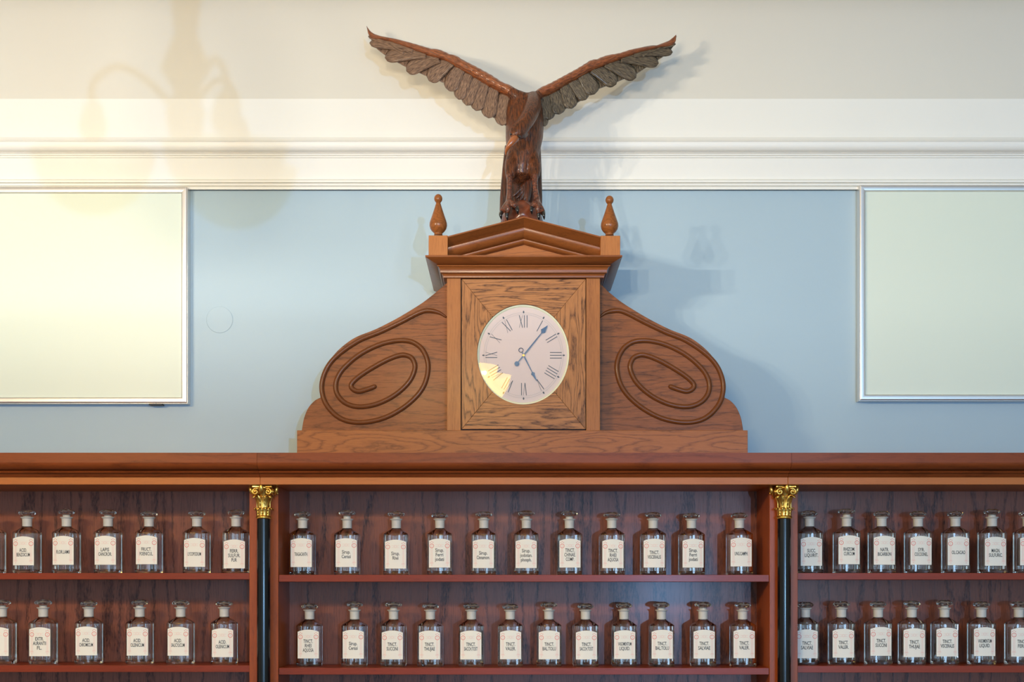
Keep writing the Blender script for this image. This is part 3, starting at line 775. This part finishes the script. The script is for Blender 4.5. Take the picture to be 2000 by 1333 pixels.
# shoulders
chain(bm, [(1024, 196, .05, 15), (1008, 187, .05, 12), (996, 178, .05, 9.5)])
chain(bm, [(1030, 196, .05, 15), (1044, 190, .05, 11), (1056, 184, .05, 8.5)])
# thighs
chain(bm, [(1006, 300, .055, 15), (1001, 322, .043, 15.5), (998, 338, .036, 12), (996, 348, .030, 8)])
chain(bm, [(1036, 300, .055, 15), (1042, 322, .043, 14.5), (1044, 338, .036, 11.5), (1044, 348, .030, 8)])
me = voxel(bm, .0022, 5)
body = link('body', me, M['eagle'], eag, smooth=True)
# brow ridge, eye, beak
bm = bmesh.new()
chain(bm, [(1006.5, 270, -.068, 8.2), (1001, 276, -.073, 7.2), (995.5, 283, -.074, 5.4), (991, 290, -.071, 4.0), (988.3, 297, -.066, 2.6), (987.6, 303, -.061, .8)], 14)
link('beak', mesh(bm), M['beak'], eag, smooth=True)
for (ex_, ey_, yy) in ((1014.5, 266.5, -.0775), (997.5, 262.5, -.074)):
    bm = bmesh.new(); bmesh.ops.create_uvsphere(bm, u_segments=12, v_segments=8, radius=2.3 * S(0)); bmesh.ops.translate(bm, vec=P(ex_, ey_, yy), verts=bm.verts)
    link('eye', mesh(bm), M['claw'], eag, smooth=True)
# tail: fan of long feathers behind the legs
for i in range(7):
    f = (i - 3) / 3
    bm = bmesh.new(); y0 = .085 + .010 * abs(f) + .002 * (i % 2)
    xt = 1021 + f * 27; xb = 1017 + f * 33
    secs = [(xt, 285, 8, y0, .006), (xt + (xb - xt) * .4, 330, 9, y0, .006), (xt + (xb - xt) * .8, 385, 9.5, y0, .006), (xb, 420, 8.6, y0, .006), (xb, 432, 5, y0, .005)]
    loft(bm, secs, 12)
    link('tail_feather', mesh(bm), M['eagle_tail'], eag, smooth=True)
# coverts between the legs
for i in range(5):
    bm = bmesh.new()
    p0 = (1038 - i * 1.0, 350 + i * 2.0); p1 = (1002 + i * 6.5, 384 + i * 4.2)
    chain(bm, [(p0[0], p0[1], .062, 5), ((p0[0] + p1[0]) / 2, (p0[1] + p1[1]) / 2, .058, 6.5), (p1[0], p1[1], .052, 2.2)], 8)
    link('tail_covert', mesh(bm), M['eagle_tail'], eag, smooth=True)
# rock it grips
bm = bmesh.new()
rs = [(1019, 442, 42, .07, .065), (1019, 430, 41, .07, .065), (1019, 420, 39, .07, .062), (1019, 410, 34, .07, .055), (1019, 403, 27, .07, .045), (1019, 399, 16, .07, .03)]
loft(bm, rs, 32)
me = voxel(bm, .004, 6)
for v in me.vertices:
    v.co += Vector((0, -1, .4)) * .0025 * math.sin(v.co.x * 130) * math.cos(v.co.z * 170)
link('rock', me, M['eagle_rock'], eag, smooth=True)
# legs and talons
for (kx, ky, fx, fy, toes) in ((996, 345, 994.5, 392, [(978, 423, 0), (1010.5, 413, 1), (990, 425, 2)]), (1044, 345, 1048, 392, [(1038, 413, 0), (1062, 423, 1), (1052, 425, 2)])):
    bm = bmesh.new()
    sgn = -1 if kx < 1020 else 1
    chain(bm, [(kx, ky - 3, .028, 7), (kx + .5 * sgn, ky + 12, .022, 5.8), ((kx + fx) / 2, (ky + fy) / 2 + 4, .018, 5.4), (fx, fy - 6, .014, 6.0), (fx + sgn, fy + 2, .012, 6.6), (fx + sgn, fy + 8, .016, 4)], 14)
    for (tx, ty, q) in toes:
        mx_, my_ = (fx + tx) / 2, (fy + ty) / 2 - 3
        chain(bm, [(fx, fy, .012, 5.4), (mx_, my_, -.004 - .004 * q, 5.6), (tx + (fx - tx) * .12, ty - 9, .000 - .004 * q, 4.8), (tx, ty - 3, .003, 3.5)], 12)
    leg = link('leg', voxel(bm, .0016, 2), M['eagle_leg'], eag, smooth=True)
    for (tx, ty, q) in toes:
        bm = bmesh.new()
        chain(bm, [(tx + (fx - tx) * .08, ty - 8.5, -.004 - .003 * q, 3.6), (tx - .2, ty - 4, -.010, 3.4), (tx + .5, ty + 1, -.010, 2.5), (tx + 1, ty + 6, -.004, .7)], 10)
        link('talon', mesh(bm), M['claw'], leg, smooth=True)

# wings -----------------------------------------------------------
def resample(pts, n):
    pts = [Vector(p) for p in pts]; d = [0]
    for a_, b2 in zip(pts, pts[1:]): d.append(d[-1] + (b2 - a_).length)
    out = []; k = 0
    for i in range(n):
        s_ = d[-1] * i / (n - 1)
        while k < len(d) - 2 and d[k + 1] < s_: k += 1
        u = (s_ - d[k]) / max(1e-9, d[k + 1] - d[k]); out.append(pts[k].lerp(pts[k + 1], min(1, u)))
    return out
def wingY(px):
    u = abs(px - 1022) / 300
    return .060 + .075 * min(1, u) ** 1.3
def build_wing(upper, bound, inner, tips, leafmat):
    """upper / bound run from the shoulder to the wing tip; tips of the feathers from tip inwards"""
    w_ = bpy.data.objects.new('x', None); bpy.data.objects.remove(w_)
    N_ = 90
    U = resample(upper, N_); B = resample(bound, N_)
    bm = bmesh.new(); rings = []
    for i in range(N_):
        u = i / (N_ - 1); a_ = U[i]; b2 = B[i]
        y = wingY((a_.x + b2.x) / 2)
        h = max((b2 - a_).length, 1.0) * S(y)
        knob = 1 + .03 * math.sin(i * 1.9) * (u > .05) * (u < .7)
        dep = (.019 * (1 - u) + .004) * knob
        pa, pb = P(a_.x, a_.y, y), P(b2.x, b2.y, y)
        c_ = (pa + pb) / 2; e = (pb - pa) / 2 * (1 + .035 * math.sin(i * 1.9) * (u < .7))
        seg = 16; ring = []
        for j in range(seg):
            t_ = 2 * PI * j / seg
            ring.append(bm.verts.new(c_ + e * math.cos(t_) * 1.02 + Vector((0, 1, 0)) * dep * math.sin(t_)))
        rings.append(ring)
    for r0_, r1_ in zip(rings, rings[1:]):
        for j in range(16): bm.faces.new((r0_[j], r0_[(j + 1) % 16], r1_[(j + 1) % 16], r1_[j]))
    bm.faces.new(rings[0][::-1]); bm.faces.new(rings[-1])
    bmesh.ops.recalc_face_normals(bm, faces=bm.faces[:]); bm.verts.index_update()
    uvl = bm.loops.layers.uv.new('UVMap')
    for fc in bm.faces:
        for lp in fc.loops:
            q_ = lp.vert.index; lp[uvl].uv = ((q_ // 16) / N_ * 2.0, (lambda j: min(j, 16 - j) / 8)(q_ % 16))
    wing = link('wing', mesh(bm), M['eagle_arm'], eag, smooth=True)
    # backing web just behind the feathers
    low = inner
    n = 60; B2 = resample(bound, n); L2 = resample(low, n)
    bm = bmesh.new(); fr = []; bk = []
    for i in range(n):
        y = wingY(B2[i].x) + .006; y2 = wingY(L2[i].x) + .004
        fr.append((bm.verts.new(P(B2[i].x, B2[i].y - 1.5, y)), bm.verts.new(P(L2[i].x, L2[i].y, y2))))
        bk.append((bm.verts.new(P(B2[i].x, B2[i].y - 1.5, y) + Vector((0, .006, 0))), bm.verts.new(P(L2[i].x, L2[i].y, y2) + Vector((0, .004, 0)))))
    for i in range(n - 1):
        bm.faces.new((fr[i][0], fr[i + 1][0], fr[i + 1][1], fr[i][1])); bm.faces.new((bk[i][0], bk[i][1], bk[i + 1][1], bk[i + 1][0]))
        bm.faces.new((fr[i][1], fr[i + 1][1], bk[i + 1][1], bk[i][1])); bm.faces.new((fr[i][0], bk[i][0], bk[i + 1][0], fr[i + 1][0]))
    bm.faces.new((fr[0][0], fr[0][1], bk[0][1], bk[0][0])); bm.faces.new((fr[-1][0], bk[-1][0], bk[-1][1], fr[-1][1]))
    me_ = mesh(bm); add_uv(me_)
    link('wing_web', me_, leafmat, wing, smooth=False)
    # feathers: root px, tip px, half width px
    nf = len(tips)
    for k, (rx, ry, tx, ty, hw) in enumerate(tips):
        root = Vector((rx, ry)); tip = Vector((tx, ty))
        out_ = (1022 - rx); fr_ = min(1, abs(out_) / 280)       # outer quills start further in and lie along the wing
        root = root + Vector((math.copysign(6 + 34 * fr_ ** 2, out_), 4 + 14 * fr_ ** 2 - 6)); hw = hw * (1.28 - .12 * fr_)
        d = tip - root; n_ = Vector((-d.y, d.x)).normalized()
        bend = n_ * d.length * .05 * (1 if tx < 1020 else -1)
        bm = bmesh.new(); rows = []; m_ = 20; uvs = {}
        for i in range(m_ + 1):
            u = i / m_
            c_ = root + d * u + bend * math.sin(PI * u)
            wd = hw * (.75 + .25 * min(1, u * 2)) * (math.sqrt(max(0, 1 - max(0, (u - .72) / .28) ** 2)) if u > .72 else 1)
            wd = max(wd, .25)
            row = []
            for j in range(-3, 4):
                f = j / 3; q = c_ + n_ * wd * f
                y = wingY(q.x) - .0005 - .0045 * (1 - f * f) * .6 + (.0025 * f * (1 if tx < 1020 else -1)) + .002 * u - .0007 * k / nf
                v = bm.verts.new(P(q.x, q.y, y)); uvs[v] = (u + k * .37, f * .5 * hw / 14 + k * .61); row.append(v)
            rows.append(row)
        uvl = bm.loops.layers.uv.new('UVMap')
        for r0_, r1_ in zip(rows, rows[1:]):
            for j in range(6):
                fc = bm.faces.new((r0_[j], r0_[j + 1], r1_[j + 1], r1_[j]))
                for lp in fc.loops: lp[uvl].uv = uvs[lp.vert]
        me_ = mesh(bm)
        o = link('feather', me_, leafmat, wing, smooth=True)
        sm = o.modifiers.new('s', 'SOLIDIFY'); sm.thickness = .0018; sm.offset = 0
def add_uv(me_):
    uv = me_.uv_layers.new(name='UVMap')
    for lp in me_.loops:
        co = me_.vertices[lp.vertex_index].co; uv.data[lp.index].uv = (co.z * 16, co.x * 29)
upL = [(1016, 184), (1010.5, 179), (999.7, 169.5), (990, 166), (981.7, 162.5), (960, 148), (933, 133), (906, 119), (891, 109.5), (879, 107.5), (868, 101.5), (855.7, 97), (843, 96.5), (807, 85.5), (776.5, 77.4), (744, 71), (731, 66.5), (724, 62), (719, 55.5), (716.3, 51)]
bdL = [(998, 196), (989, 188), (978, 182.5), (951, 167.5), (924, 151), (893.5, 133), (870, 119), (834, 108), (789, 91), (765, 82), (744, 77), (733, 76.5), (724, 75), (719, 66), (716.3, 53)]
inL = [(990, 246), (984, 243), (962, 228), (940, 213), (920, 202.5), (901, 192), (887, 177.5), (871, 163), (828, 146), (788, 128), (750, 106), (735, 94), (726, 80), (720, 64), (717, 53)]
tipL = [(752, 92, 719.5, 71, 5.0), (775, 88, 722, 84, 9.5), (805, 98, 752, 113, 12), (835, 108, 794, 139, 13), (862, 117, 838, 158, 13), (885, 130, 878, 178, 12.5), (905, 142, 896, 194.5, 11), (922, 152, 911, 206, 11), (938, 161, 930, 216.5, 11.5), (956, 171, 955, 231, 12.5), (980, 186, 981, 245.5, 11.5)]
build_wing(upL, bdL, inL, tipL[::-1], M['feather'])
upR = [(1040, 188), (1043.3, 182), (1054, 173.5), (1072, 165.5), (1090, 156), (1111.6, 144), (1126, 136), (1140.4, 127), (1152, 119.5), (1158.4, 117.6), (1164, 117.6), (1176, 112), (1187, 108.8), (1208.8, 105.2), (1230.5, 98), (1252, 93.5), (1281, 89.8), (1306, 80), (1315, 73), (1319.6, 68.6)]
bdR = [(1054, 196), (1061, 191), (1081, 183), (1108, 165.5), (1126, 156), (1153, 140), (1180, 129), (1216, 114.6), (1252, 102), (1288, 93.5), (1305, 91), (1315, 88), (1320.5, 79), (1320.5, 70)]
inR = [(1060, 240), (1075, 226.5), (1100, 214), (1124, 202.5), (1144, 190), (1163, 175.6), (1201, 161), (1243, 144), (1286, 116), (1305, 104), (1318, 86), (1321.5, 71)]
tipR = [(1292, 97, 1319.5, 86, 4), (1270, 96, 1313.5, 102, 9.0), (1240, 106, 1286, 124, 11.5), (1205, 118, 1242, 152, 12.5), (1175, 131, 1203, 165, 13), (1150, 143, 1161, 184, 13), (1128, 156, 1144, 195, 11), (1110, 165, 1117, 212, 11.5), (1090, 177, 1092, 223.5, 11.5), (1072, 186, 1073, 234, 9.5), (1062, 192, 1064, 247, 6)]
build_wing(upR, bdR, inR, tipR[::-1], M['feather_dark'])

# ------------------------------------------------------------------ bottles
bs = 3.055 / F                         # metres per pixel at the bottles' front
def sect(a, b, ch, n=4):
    """rectangle half sizes a,b with rounded-off chamfers"""
    pts = []
    for q, (sx, sy) in enumerate(((1, 1), (-1, 1), (-1, -1), (1, -1))):
        c0 = [(a, b - ch), (a - ch, b)]
        if sx * sy < 0: c0 = c0[::-1]
        for i in range(n):
            t_ = i / (n - 1); x = c0[0][0] + (c0[1][0] - c0[0][0]) * t_; y = c0[0][1] + (c0[1][1] - c0[0][1]) * t_
            bl = math.sin(PI * t_) * ch * .10
            pts.append((sx * (x + bl * .7), sy * (y + bl * .7)))
    # add mid points of the sides
    out = []
    for i, p in enumerate(pts):
        out.append(p); q = pts[(i + 1) % len(pts)]
        if i % n == n - 1:
            for j in range(1, 8): out.append((p[0] + (q[0] - p[0]) * j / 8, p[1] + (q[1] - p[1]) * j / 8))
    return out
def circ_like(base, r_):
    return [(r_ * math.cos(math.atan2(y, x)), r_ * math.sin(math.atan2(y, x))) for x, y in base]
A_, B_ = .0303, .0215
ZSH, ZNK, ZCO = 80 * bs, 91 * bs, 108.8 * bs
out_s = sect(A_, B_, .0062); in_s = [(math.copysign(abs(math.cos(t_)) ** .8, math.cos(t_)) * (A_ - .0026), math.copysign(abs(math.sin(t_)) ** .95, math.sin(t_)) * (B_ - .0028)) for t_ in [math.atan2(y / B_, x / A_) for x, y in out_s]]
def mixs(s0, s1, t_): return [(a_[0] + (b2[0] - a_[0]) * t_, a_[1] + (b2[1] - a_[1]) * t_) for a_, b2 in zip(s0, s1)]
def scl(s0, k): return [(x * k, y * k) for x, y in s0]
rN = .0112
BUL = .0018
def bulge(x): return BUL * max(0, 1 - (x / .0242) ** 2)
out_s = [(x, y + math.copysign(bulge(x), y) if abs(x) < .0242 else y) for x, y in out_s]
cN = circ_like(out_s, rN)
lev = [(scl(out_s, .90), .0006), (scl(out_s, .965), .0), (scl(out_s, .992), .0014), (out_s, .004), (out_s, .0055), (out_s, ZSH * .5), (out_s, ZSH - .0025), (out_s, ZSH - .0012), (mixs(out_s, cN, .06), ZSH + .0012), (mixs(out_s, cN, .35), ZSH + (ZNK - ZSH) * .42), (mixs(out_s, cN, .72), ZSH + (ZNK - ZSH) * .74),
       (mixs(out_s, cN, .94), ZNK - .0008), (cN, ZNK + .0012), (cN, ZCO - .0018), (circ_like(out_s, .0125), ZCO - .0004), (circ_like(out_s, .0150), ZCO + .0004), (circ_like(out_s, .0154), ZCO + .0014), (circ_like(out_s, .0146), ZCO + .0022), (circ_like(out_s, .0102), ZCO + .0021),
       (circ_like(out_s, .0094), ZCO - .001), (circ_like(out_s, .0086), ZNK + .001), (mixs(in_s, circ_like(out_s, .0086), .8), ZNK - .002), (mixs(in_s, circ_like(out_s, .0086), .35), ZSH + .004), (in_s, ZSH - .002), (in_s, ZSH - .004), (in_s, ZSH * .5), (in_s, .0105), (in_s, .0085), (scl(in_s, .93), .0058), (scl(in_s, .6), .0066), (scl(in_s, .25), .0078)]
bm = bmesh.new(); rings = [[bm.verts.new((x, y, z)) for x, y in s_] for s_, z in lev]
n = len(out_s)
for a_, b2 in zip(rings, rings[1:]):
    for i in range(n): bm.faces.new((a_[i], a_[(i + 1) % n], b2[(i + 1) % n], b2[i]))
bm.faces.new(rings[0][::-1]); bm.faces.new(rings[-1])
ME_BODY = mesh(bm, 'bottle_body')
bm = bmesh.new()
lobes = lambda t_, z: 1 + .045 * math.cos(8 * t_)
add_lathe(bm, [(.0088, -.0042), (.0096, -.0006), (.0150, .0008), (.0186, .0026), (.0200, .0054), (.0190, .0084), (.0150, .0112), (.0128, .0126), (.0105, .0132), (.006, .0138), (.001, .0139)], (0, 0, 0), 48, lambda t_, z: 1 + (.045 * math.cos(8 * t_) if z > .0015 and z < .0120 else 0))
ME_STOP = mesh(bm, 'stopper')
bm = bmesh.new(); add_lathe(bm, [(.0076, ZNK + .0006 - ZCO), (.0082, ZNK + .002 - ZCO), (.0091, -.0015), (.0087, .0015)], (0, 0, 0), 32)
ME_PLUG = mesh(bm, 'plug')
bm = bmesh.new(); add_lathe(bm, [(.0110, ZNK + .0022), (.01135, ZNK + .0014), (.01145, ZNK + .003), (.0116, ZCO - .004), (.0120, ZCO - .0022), (.0132, ZCO - .0006), (.0152, ZCO + .0004), (.0157, ZCO + .0014), (.0148, ZCO + .0024), (.0110, ZCO + .0024)], (0, 0, 0), 40, close=False)
ME_NECK = mesh(bm, 'neck'); ME_NECK.materials.append(M['frost'])
for me_ in (ME_BODY, ME_STOP, ME_PLUG, ME_NECK):
    for f in me_.polygons: f.use_smooth = True
    me_.set_sharp_from_angle(angle=math.radians(34))
ME_BODY.materials.append(M['glass']); ME_STOP.materials.append(M['stopper']); ME_PLUG.materials.append(M['frost'])
# paper label with arched top
LW, LH = 41.2 * bs / 2, 56.5 * bs
pts = [(-LW, 0), (LW, 0)]
for i in range(13):
    u = 1 - 2 * i / 12; pts.append((LW * u, LH - .0052 * u * u * (1.0)))
bm = bmesh.new(); cols = []
for i in range(17):
    u = -1 + 2 * i / 16; x_ = LW * u; zt_ = LH - .0052 * u * u
    cols.append([bm.verts.new((x_, y_ - bulge(x_), z_)) for y_, z_ in ((-.00035, 0), (-.00035, zt_), (.0002, zt_), (.0002, 0))])
for a_, b2 in zip(cols, cols[1:]):
    for j in range(4): bm.faces.new((a_[j], a_[(j + 1) % 4], b2[(j + 1) % 4], b2[j]))
bm.faces.new(cols[0]); bm.faces.new(cols[-1][::-1])
ME_LAB = mesh(bm, 'label'); ME_LAB.materials.append(M['paper'])
# printed ornaments
def ann(bm, cx, cz, r0_, r1_, y=-.0006, n=28):
    for i in range(n):
        a_ = 2 * PI * i / n; b2 = 2 * PI * (i + 1) / n
        bm.faces.new([bm.verts.new((cx + rr * math.cos(t_), y, cz + rr * math.sin(t_))) for rr, t_ in ((r0_, a_), (r1_, a_), (r1_, b2), (r0_, b2))])
def rect(bm, x0, x1, z0, z1, y=-.0006): bm.faces.new([bm.verts.new(p) for p in ((x0, y, z0), (x1, y, z0), (x1, y, z1), (x0, y, z1))])
def dot(bm, cx, cz, r_, y=-.0006): bm.faces.new([bm.verts.new((cx + r_ * math.cos(i * PI / 3), y, cz + r_ * math.sin(i * PI / 3))) for i in range(6)])
px_ = bs
bm = bmesh.new()
for sx in (-1, 1):
    cx = sx * 15.2 * px_; cz = LH - 14.2 * px_
    ann(bm, cx, cz, 3.55 * px_, 4.35 * px_)
    for (ddx, ddz) in ((-2.6, 6.8), (0, 8.3), (2.6, 6.8)): dot(bm, cx + ddx * px_, cz + ddz * px_, .75 * px_)
def bend(bm):
    for v in bm.verts: v.co.y -= bulge(v.co.x)
bend(bm)
ME_ORN = mesh(bm, 'orn', recalc=False); ME_ORN.materials.append(M['red'])
bm = bmesh.new()
for sx in (-1, 1):
    cx = sx * 15.2 * px_; cz = LH - 14.2 * px_
    for q in (-1.6, 0, 1.6):
        rect(bm, cx + (q - .16) * px_, cx + (q + .16) * px_, 8.5 * px_, cz - 4.6 * px_)
        rect(bm, cx + (q * .7 - .15) * px_, cx + (q * .7 + .15) * px_, cz - 3.2 * px_, cz + 3.2 * px_)
    ann(bm, cx - 1.7 * px_, 8.6 * px_, 1.2 * px_, 1.6 * px_, n=14); ann(bm, cx + 1.7 * px_, 8.6 * px_, 1.2 * px_, 1.6 * px_, n=14)
    ann(bm, cx, 4.6 * px_, .9 * px_, 1.3 * px_, n=14)
ann(bm, 0, LH - 13.5 * px_, 2.2 * px_, 2.65 * px_, n=8)
for q in (-2, 0, 2):
    for sx in (-1, 1):
        e = (4.4 if q == 0 else 7.6) * sx; s0_ = 2.4 * sx
        rect(bm, min(s0_, e) * px_, max(s0_, e) * px_, LH - (13.5 + q - .15) * px_, LH - (13.5 + q + .15) * px_)
bend(bm)
ME_ORN2 = mesh(bm, 'orn2', recalc=False); ME_ORN2.materials.append(M['pink'])

TXT = {}
def text_mesh(lines):
    key = '/'.join(lines)
    if key in TXT: return TXT[key]
    bm = bmesh.new(); nl = len(lines)
    for i, s_ in enumerate(lines):
        cu = bpy.data.curves.new('t', 'FONT'); cu.body = s_; cu.size = 1; cu.offset = .010; cu.resolution_u = 2
        o = bpy.data.objects.new('t', cu); COL.objects.link(o)
        dg = bpy.context.evaluated_depsgraph_get()
        me_ = bpy.data.meshes.new_from_object(o.evaluated_get(dg)); bpy.data.objects.remove(o)
        xs_ = [v.co.x for v in me_.vertices]; x0, x1 = min(xs_), max(xs_)
        tw = min((3.5 if s_.isupper() else 3.1) * len(s_) - 1.2 * s_.count('.') - 1.3 * s_.count('I') - 1.0 * s_.count('i'), 26.0) * px_
        kx = tw / (x1 - x0); kz = 6.9 * px_ / .70
        zc_ = 25.0 * px_ + ((nl - 1) / 2 - i) * 8.8 * px_ - 3.2 * px_
        for v in me_.vertices: v.co = Vector(((v.co.x - (x0 + x1) / 2) * kx, -.0009, zc_ + v.co.y * kz))
        for v in me_.vertices: v.co.y -= bulge(v.co.x)
        bm.from_mesh(me_)
    me_ = bpy.data.meshes.new('lettering'); bm.to_mesh(me_); bm.free(); me_.materials.append(M['ink'])
    TXT[key] = me_; return me_

def bottle(px, k, row, lines, lift, ldy, label, rz):
    yc = .078 - .0 + random.uniform(-.006, .006)
    yf = yc - B_
    zb = SHELFTOP[k][row] + .0002
    t = empty('bottle', (X(px, yc), yc, zb), rz, label=label, cat='bottle', group='apothecary bottles in the %s cabinet' % ('left', 'middle', 'right')[k])
    def kid(name, me_, par, loc=(0, 0, 0)):
        o = bpy.data.objects.new(name, me_); o.parent = par; o.location = loc; COL.objects.link(o); return o
    kid('glass_body', ME_BODY, t)
    kid('ground_neck', ME_NECK, t)
    s_ = kid('stopper', ME_STOP, t, (0, 0, ZCO + .0034 + lift * bs)); s_.rotation_euler.z = random.uniform(0, 1)
    kid('ground_plug', ME_PLUG, s_, (0, 0, -.0016))
    l_ = kid('label', ME_LAB, t, (0, -B_ - .0004, (15.5 + ldy) * bs))
    kid('red_ornament', ME_ORN, l_)['kind'] = 'stuff'; kid('pale_ornament', ME_ORN2, l_)['kind'] = 'stuff'
    if lines: kid('lettering', text_mesh(lines), l_)
SN = ('upper shelf of the left cabinet', 'upper shelf of the middle cabinet', 'upper shelf of the right cabinet'), ('lower shelf of the left cabinet', 'lower shelf of the middle cabinet', 'lower shelf of the right cabinet')
ROWS = {
 (0, 0): [(-17, None, 1, 0), (53, 'ACID./BENZOICUM', 2, 0), (130, 'FLOR.LAMII', 4, 1), (211, 'LAPIS/CANCROR.', 3, 1), (291, 'FRUCT./FOENICUL.', 0, 2), (384.5, 'LYCOPODIUM', 1, -3), (461, 'FERR./SULFUR./PUR', 3, -6)],
 (0, 1): [(4, None, 3, 0), (84.5, 'EXTR./AURANTII/FL.', 3.5, 0), (173.6, 'ACID./CHROMICUM', 1.5, 1.5), (273, 'ACID./OLEINICUM', 3.5, 1), (353, 'ACID./SALICYLICUM', 2.5, 1), (438, 'ACID./OLEINICUM', 1, -2)],
 (1, 0): [(591, 'TRAGACANTH.', 2.5, 0), (678, 'Sirup./Cerasi', 5.5, 0), (774, 'Sirup./Rhei', 3.5, -3), (859, 'Sirup./Ferri/jodati', 0, -1), (945, 'Sirup./Cinnamom.', 2.5, -2), (1028, 'Sirup./jodotan./phosph.', 4.5, -2), (1112, 'TINCT./CHINAE./COMP.', 4.5, -1), (1195, 'TINCT./RHEI/AQUOSA', 1.5, -2),
          (1275.5, 'TINCT./VISCERALIS', 1.5, -1), (1350.5, 'Sirup./Ferri/jodati', 0, -1), (1444, 'UNG.CAMPH.', 0, 1)],
 (1, 1): [(604.6, 'TINCT./RHEI/AQUOSA', .5, 0), (692.5, 'Sirup./Cerasi', 4.5, 0), (768.7, 'TINCT./SUCCINI', 4, -1.5), (840.7, 'TINCT./THUJAE', 1, -1.5), (920.8, 'TINCT./SACCH.TOST', 1, -1.5), (996.5, 'TINCT./VALER.', 0, -1), (1072, 'TINCT./BAL.TOLU', 3.5, -1.5), (1143.6, 'TINCT./SACCH.TOST', .8, -1.5),
          (1218.7, 'VASOMENTUM/LIQUID.', 2.5, -1), (1291.8, 'TINCT./BAL.TOLU', 4, 0), (1373, 'TINCT./SALVIAE', 4, 0), (1450.5, 'TINCT./VALER.', 3, 1)],
 (2, 0): [(1581, 'SUCC./LIQUIRIT.', 1, -1), (1653.5, 'RHIZOM./CURCUM', 5, 2), (1722, 'NATR./BICARBON', 0, 1), (1793, 'SYR./COCCIONEL.', .3, 1), (1866, 'OL.CACAO', .3, 0), (1937.5, 'MAGN./SULFURIC.', 4, -1), (2007, None, 1, 0)],
 (2, 1): [(1573, 'TINCT./SALVIAE', 0, -3), (1643.5, 'TINCT./VALER.', 1.5, -2), (1715, 'TINCT./SUCCINI', 1, 1.5), (1780.8, 'TINCT./THUJAE', 2.3, -1), (1844.8, 'TINCT./VISCERALIS', 3.5, 0), (1916.8, 'VASOMENTUM/LIQUID.', 1, 1), (1989.8, 'TINCT./FERRI', 1, 0)],
}
for (k, row), lst in ROWS.items():
    names_ = [x[1] for x in lst]
    for i, (px, s_, lift, ldy) in enumerate(lst):
        where = SN[row][k]
        if s_ is None:
            lab = 'glass bottle cut by the %s picture edge on the %s' % ('left' if k == 0 else 'right', where)
        else:
            nm = s_.replace('/', ' ')
            lab = 'glass bottle labelled %s on the %s' % (nm, where)
            if names_.count(s_) > 1:
                first = names_.index(s_) == i
                lab = '%s of two bottles labelled %s on the %s' % ('left' if first else 'right', nm, where)
        rz = random.uniform(-.05, .05) + (.02 if k == 0 else (-.02 if k == 2 else 0))
        bottle(px, k, row, s_.split('/') if s_ else None, lift, ldy, lab, rz)

# ------------------------------------------------------------------ chandeliers above and before the camera, seen in the clock glass and by their shadows
def chandelier(cx, cy, label, rot, watt):
    DZ = .045
    t = empty('chandelier', (cx, cy, 2.3), label=label, cat='chandelier', group='chandeliers hanging in front of the cabinets')
    lathe('stem', [(.012, 2.36), (.030, 2.38), (.036, 2.42), (.02, 2.46), (.045, 2.50), (.02, 2.56), (.028, 2.62), (.05, 2.66), (.052, 2.70), (.02, 2.74), (.012, 2.8), (.010, 3.2), (.010, 3.33), (.05, 3.35), (.06, ZC - .046)], (cx, cy, DZ), M['brass'], t, smooth=True)
    for i in range(3):
        a = rot + i * 2 * PI / 3; d = Vector((math.cos(a), math.sin(a), 0)); c0 = Vector((cx, cy, DZ))
        bc = c0 + d * .165
        tube('arm', catmull([c0 + Vector((0, 0, 2.40)), c0 + d * .06 + Vector((0, 0, 2.47)), c0 + d * .12 + Vector((0, 0, 2.50)), bc + Vector((0, 0, 2.47)), bc + Vector((0, 0, 2.43))], 5), .006, M['brass'], t, seg=8)
        # open glass bowl, hung from its cap
        cap = lathe('cap', [(.012, 2.36), (.022, 2.37), (.026, 2.39), (.016, 2.43), (.005, 2.44)], (bc.x, bc.y, DZ), M['brass'], t, smooth=True)
        sh = lathe('bowl_shade', [(.014, 2.225), (.04, 2.232), (.075, 2.255), (.098, 2.29), (.108, 2.325), (.112, 2.342), (.109, 2.342), (.104, 2.325), (.094, 2.292), (.072, 2.26), (.04, 2.238), (.013, 2.231)], (bc.x, bc.y, DZ), M['shade'], t, seg=40, smooth=True, close=False)
        bulb = lathe('bulb', [(.004, 2.335), (.011, 2.328), (.014, 2.318), (.010, 2.306), (.002, 2.301)], (bc.x, bc.y, DZ), M['bulb'], t, seg=14, smooth=True)
        l = bpy.data.lights.new('bulb_light', 'POINT'); l.energy = watt; l.color = BULB_COL; l.shadow_soft_size = .010
        lo = bpy.data.objects.new('bulb_light', l); lo.location = (bc.x, bc.y - .0, 2.352 + .018 + .03); COL.objects.link(lo)
chandelier(-.205, -2.05, 'brass chandelier with yellow glass bowls, nearer the clock, seen mirrored in its glass', math.radians(-50), BULB_W)
chandelier(-1.45, -2.0, 'brass chandelier with yellow glass bowls, further to the left', math.radians(45), BULB_W * 1.9)
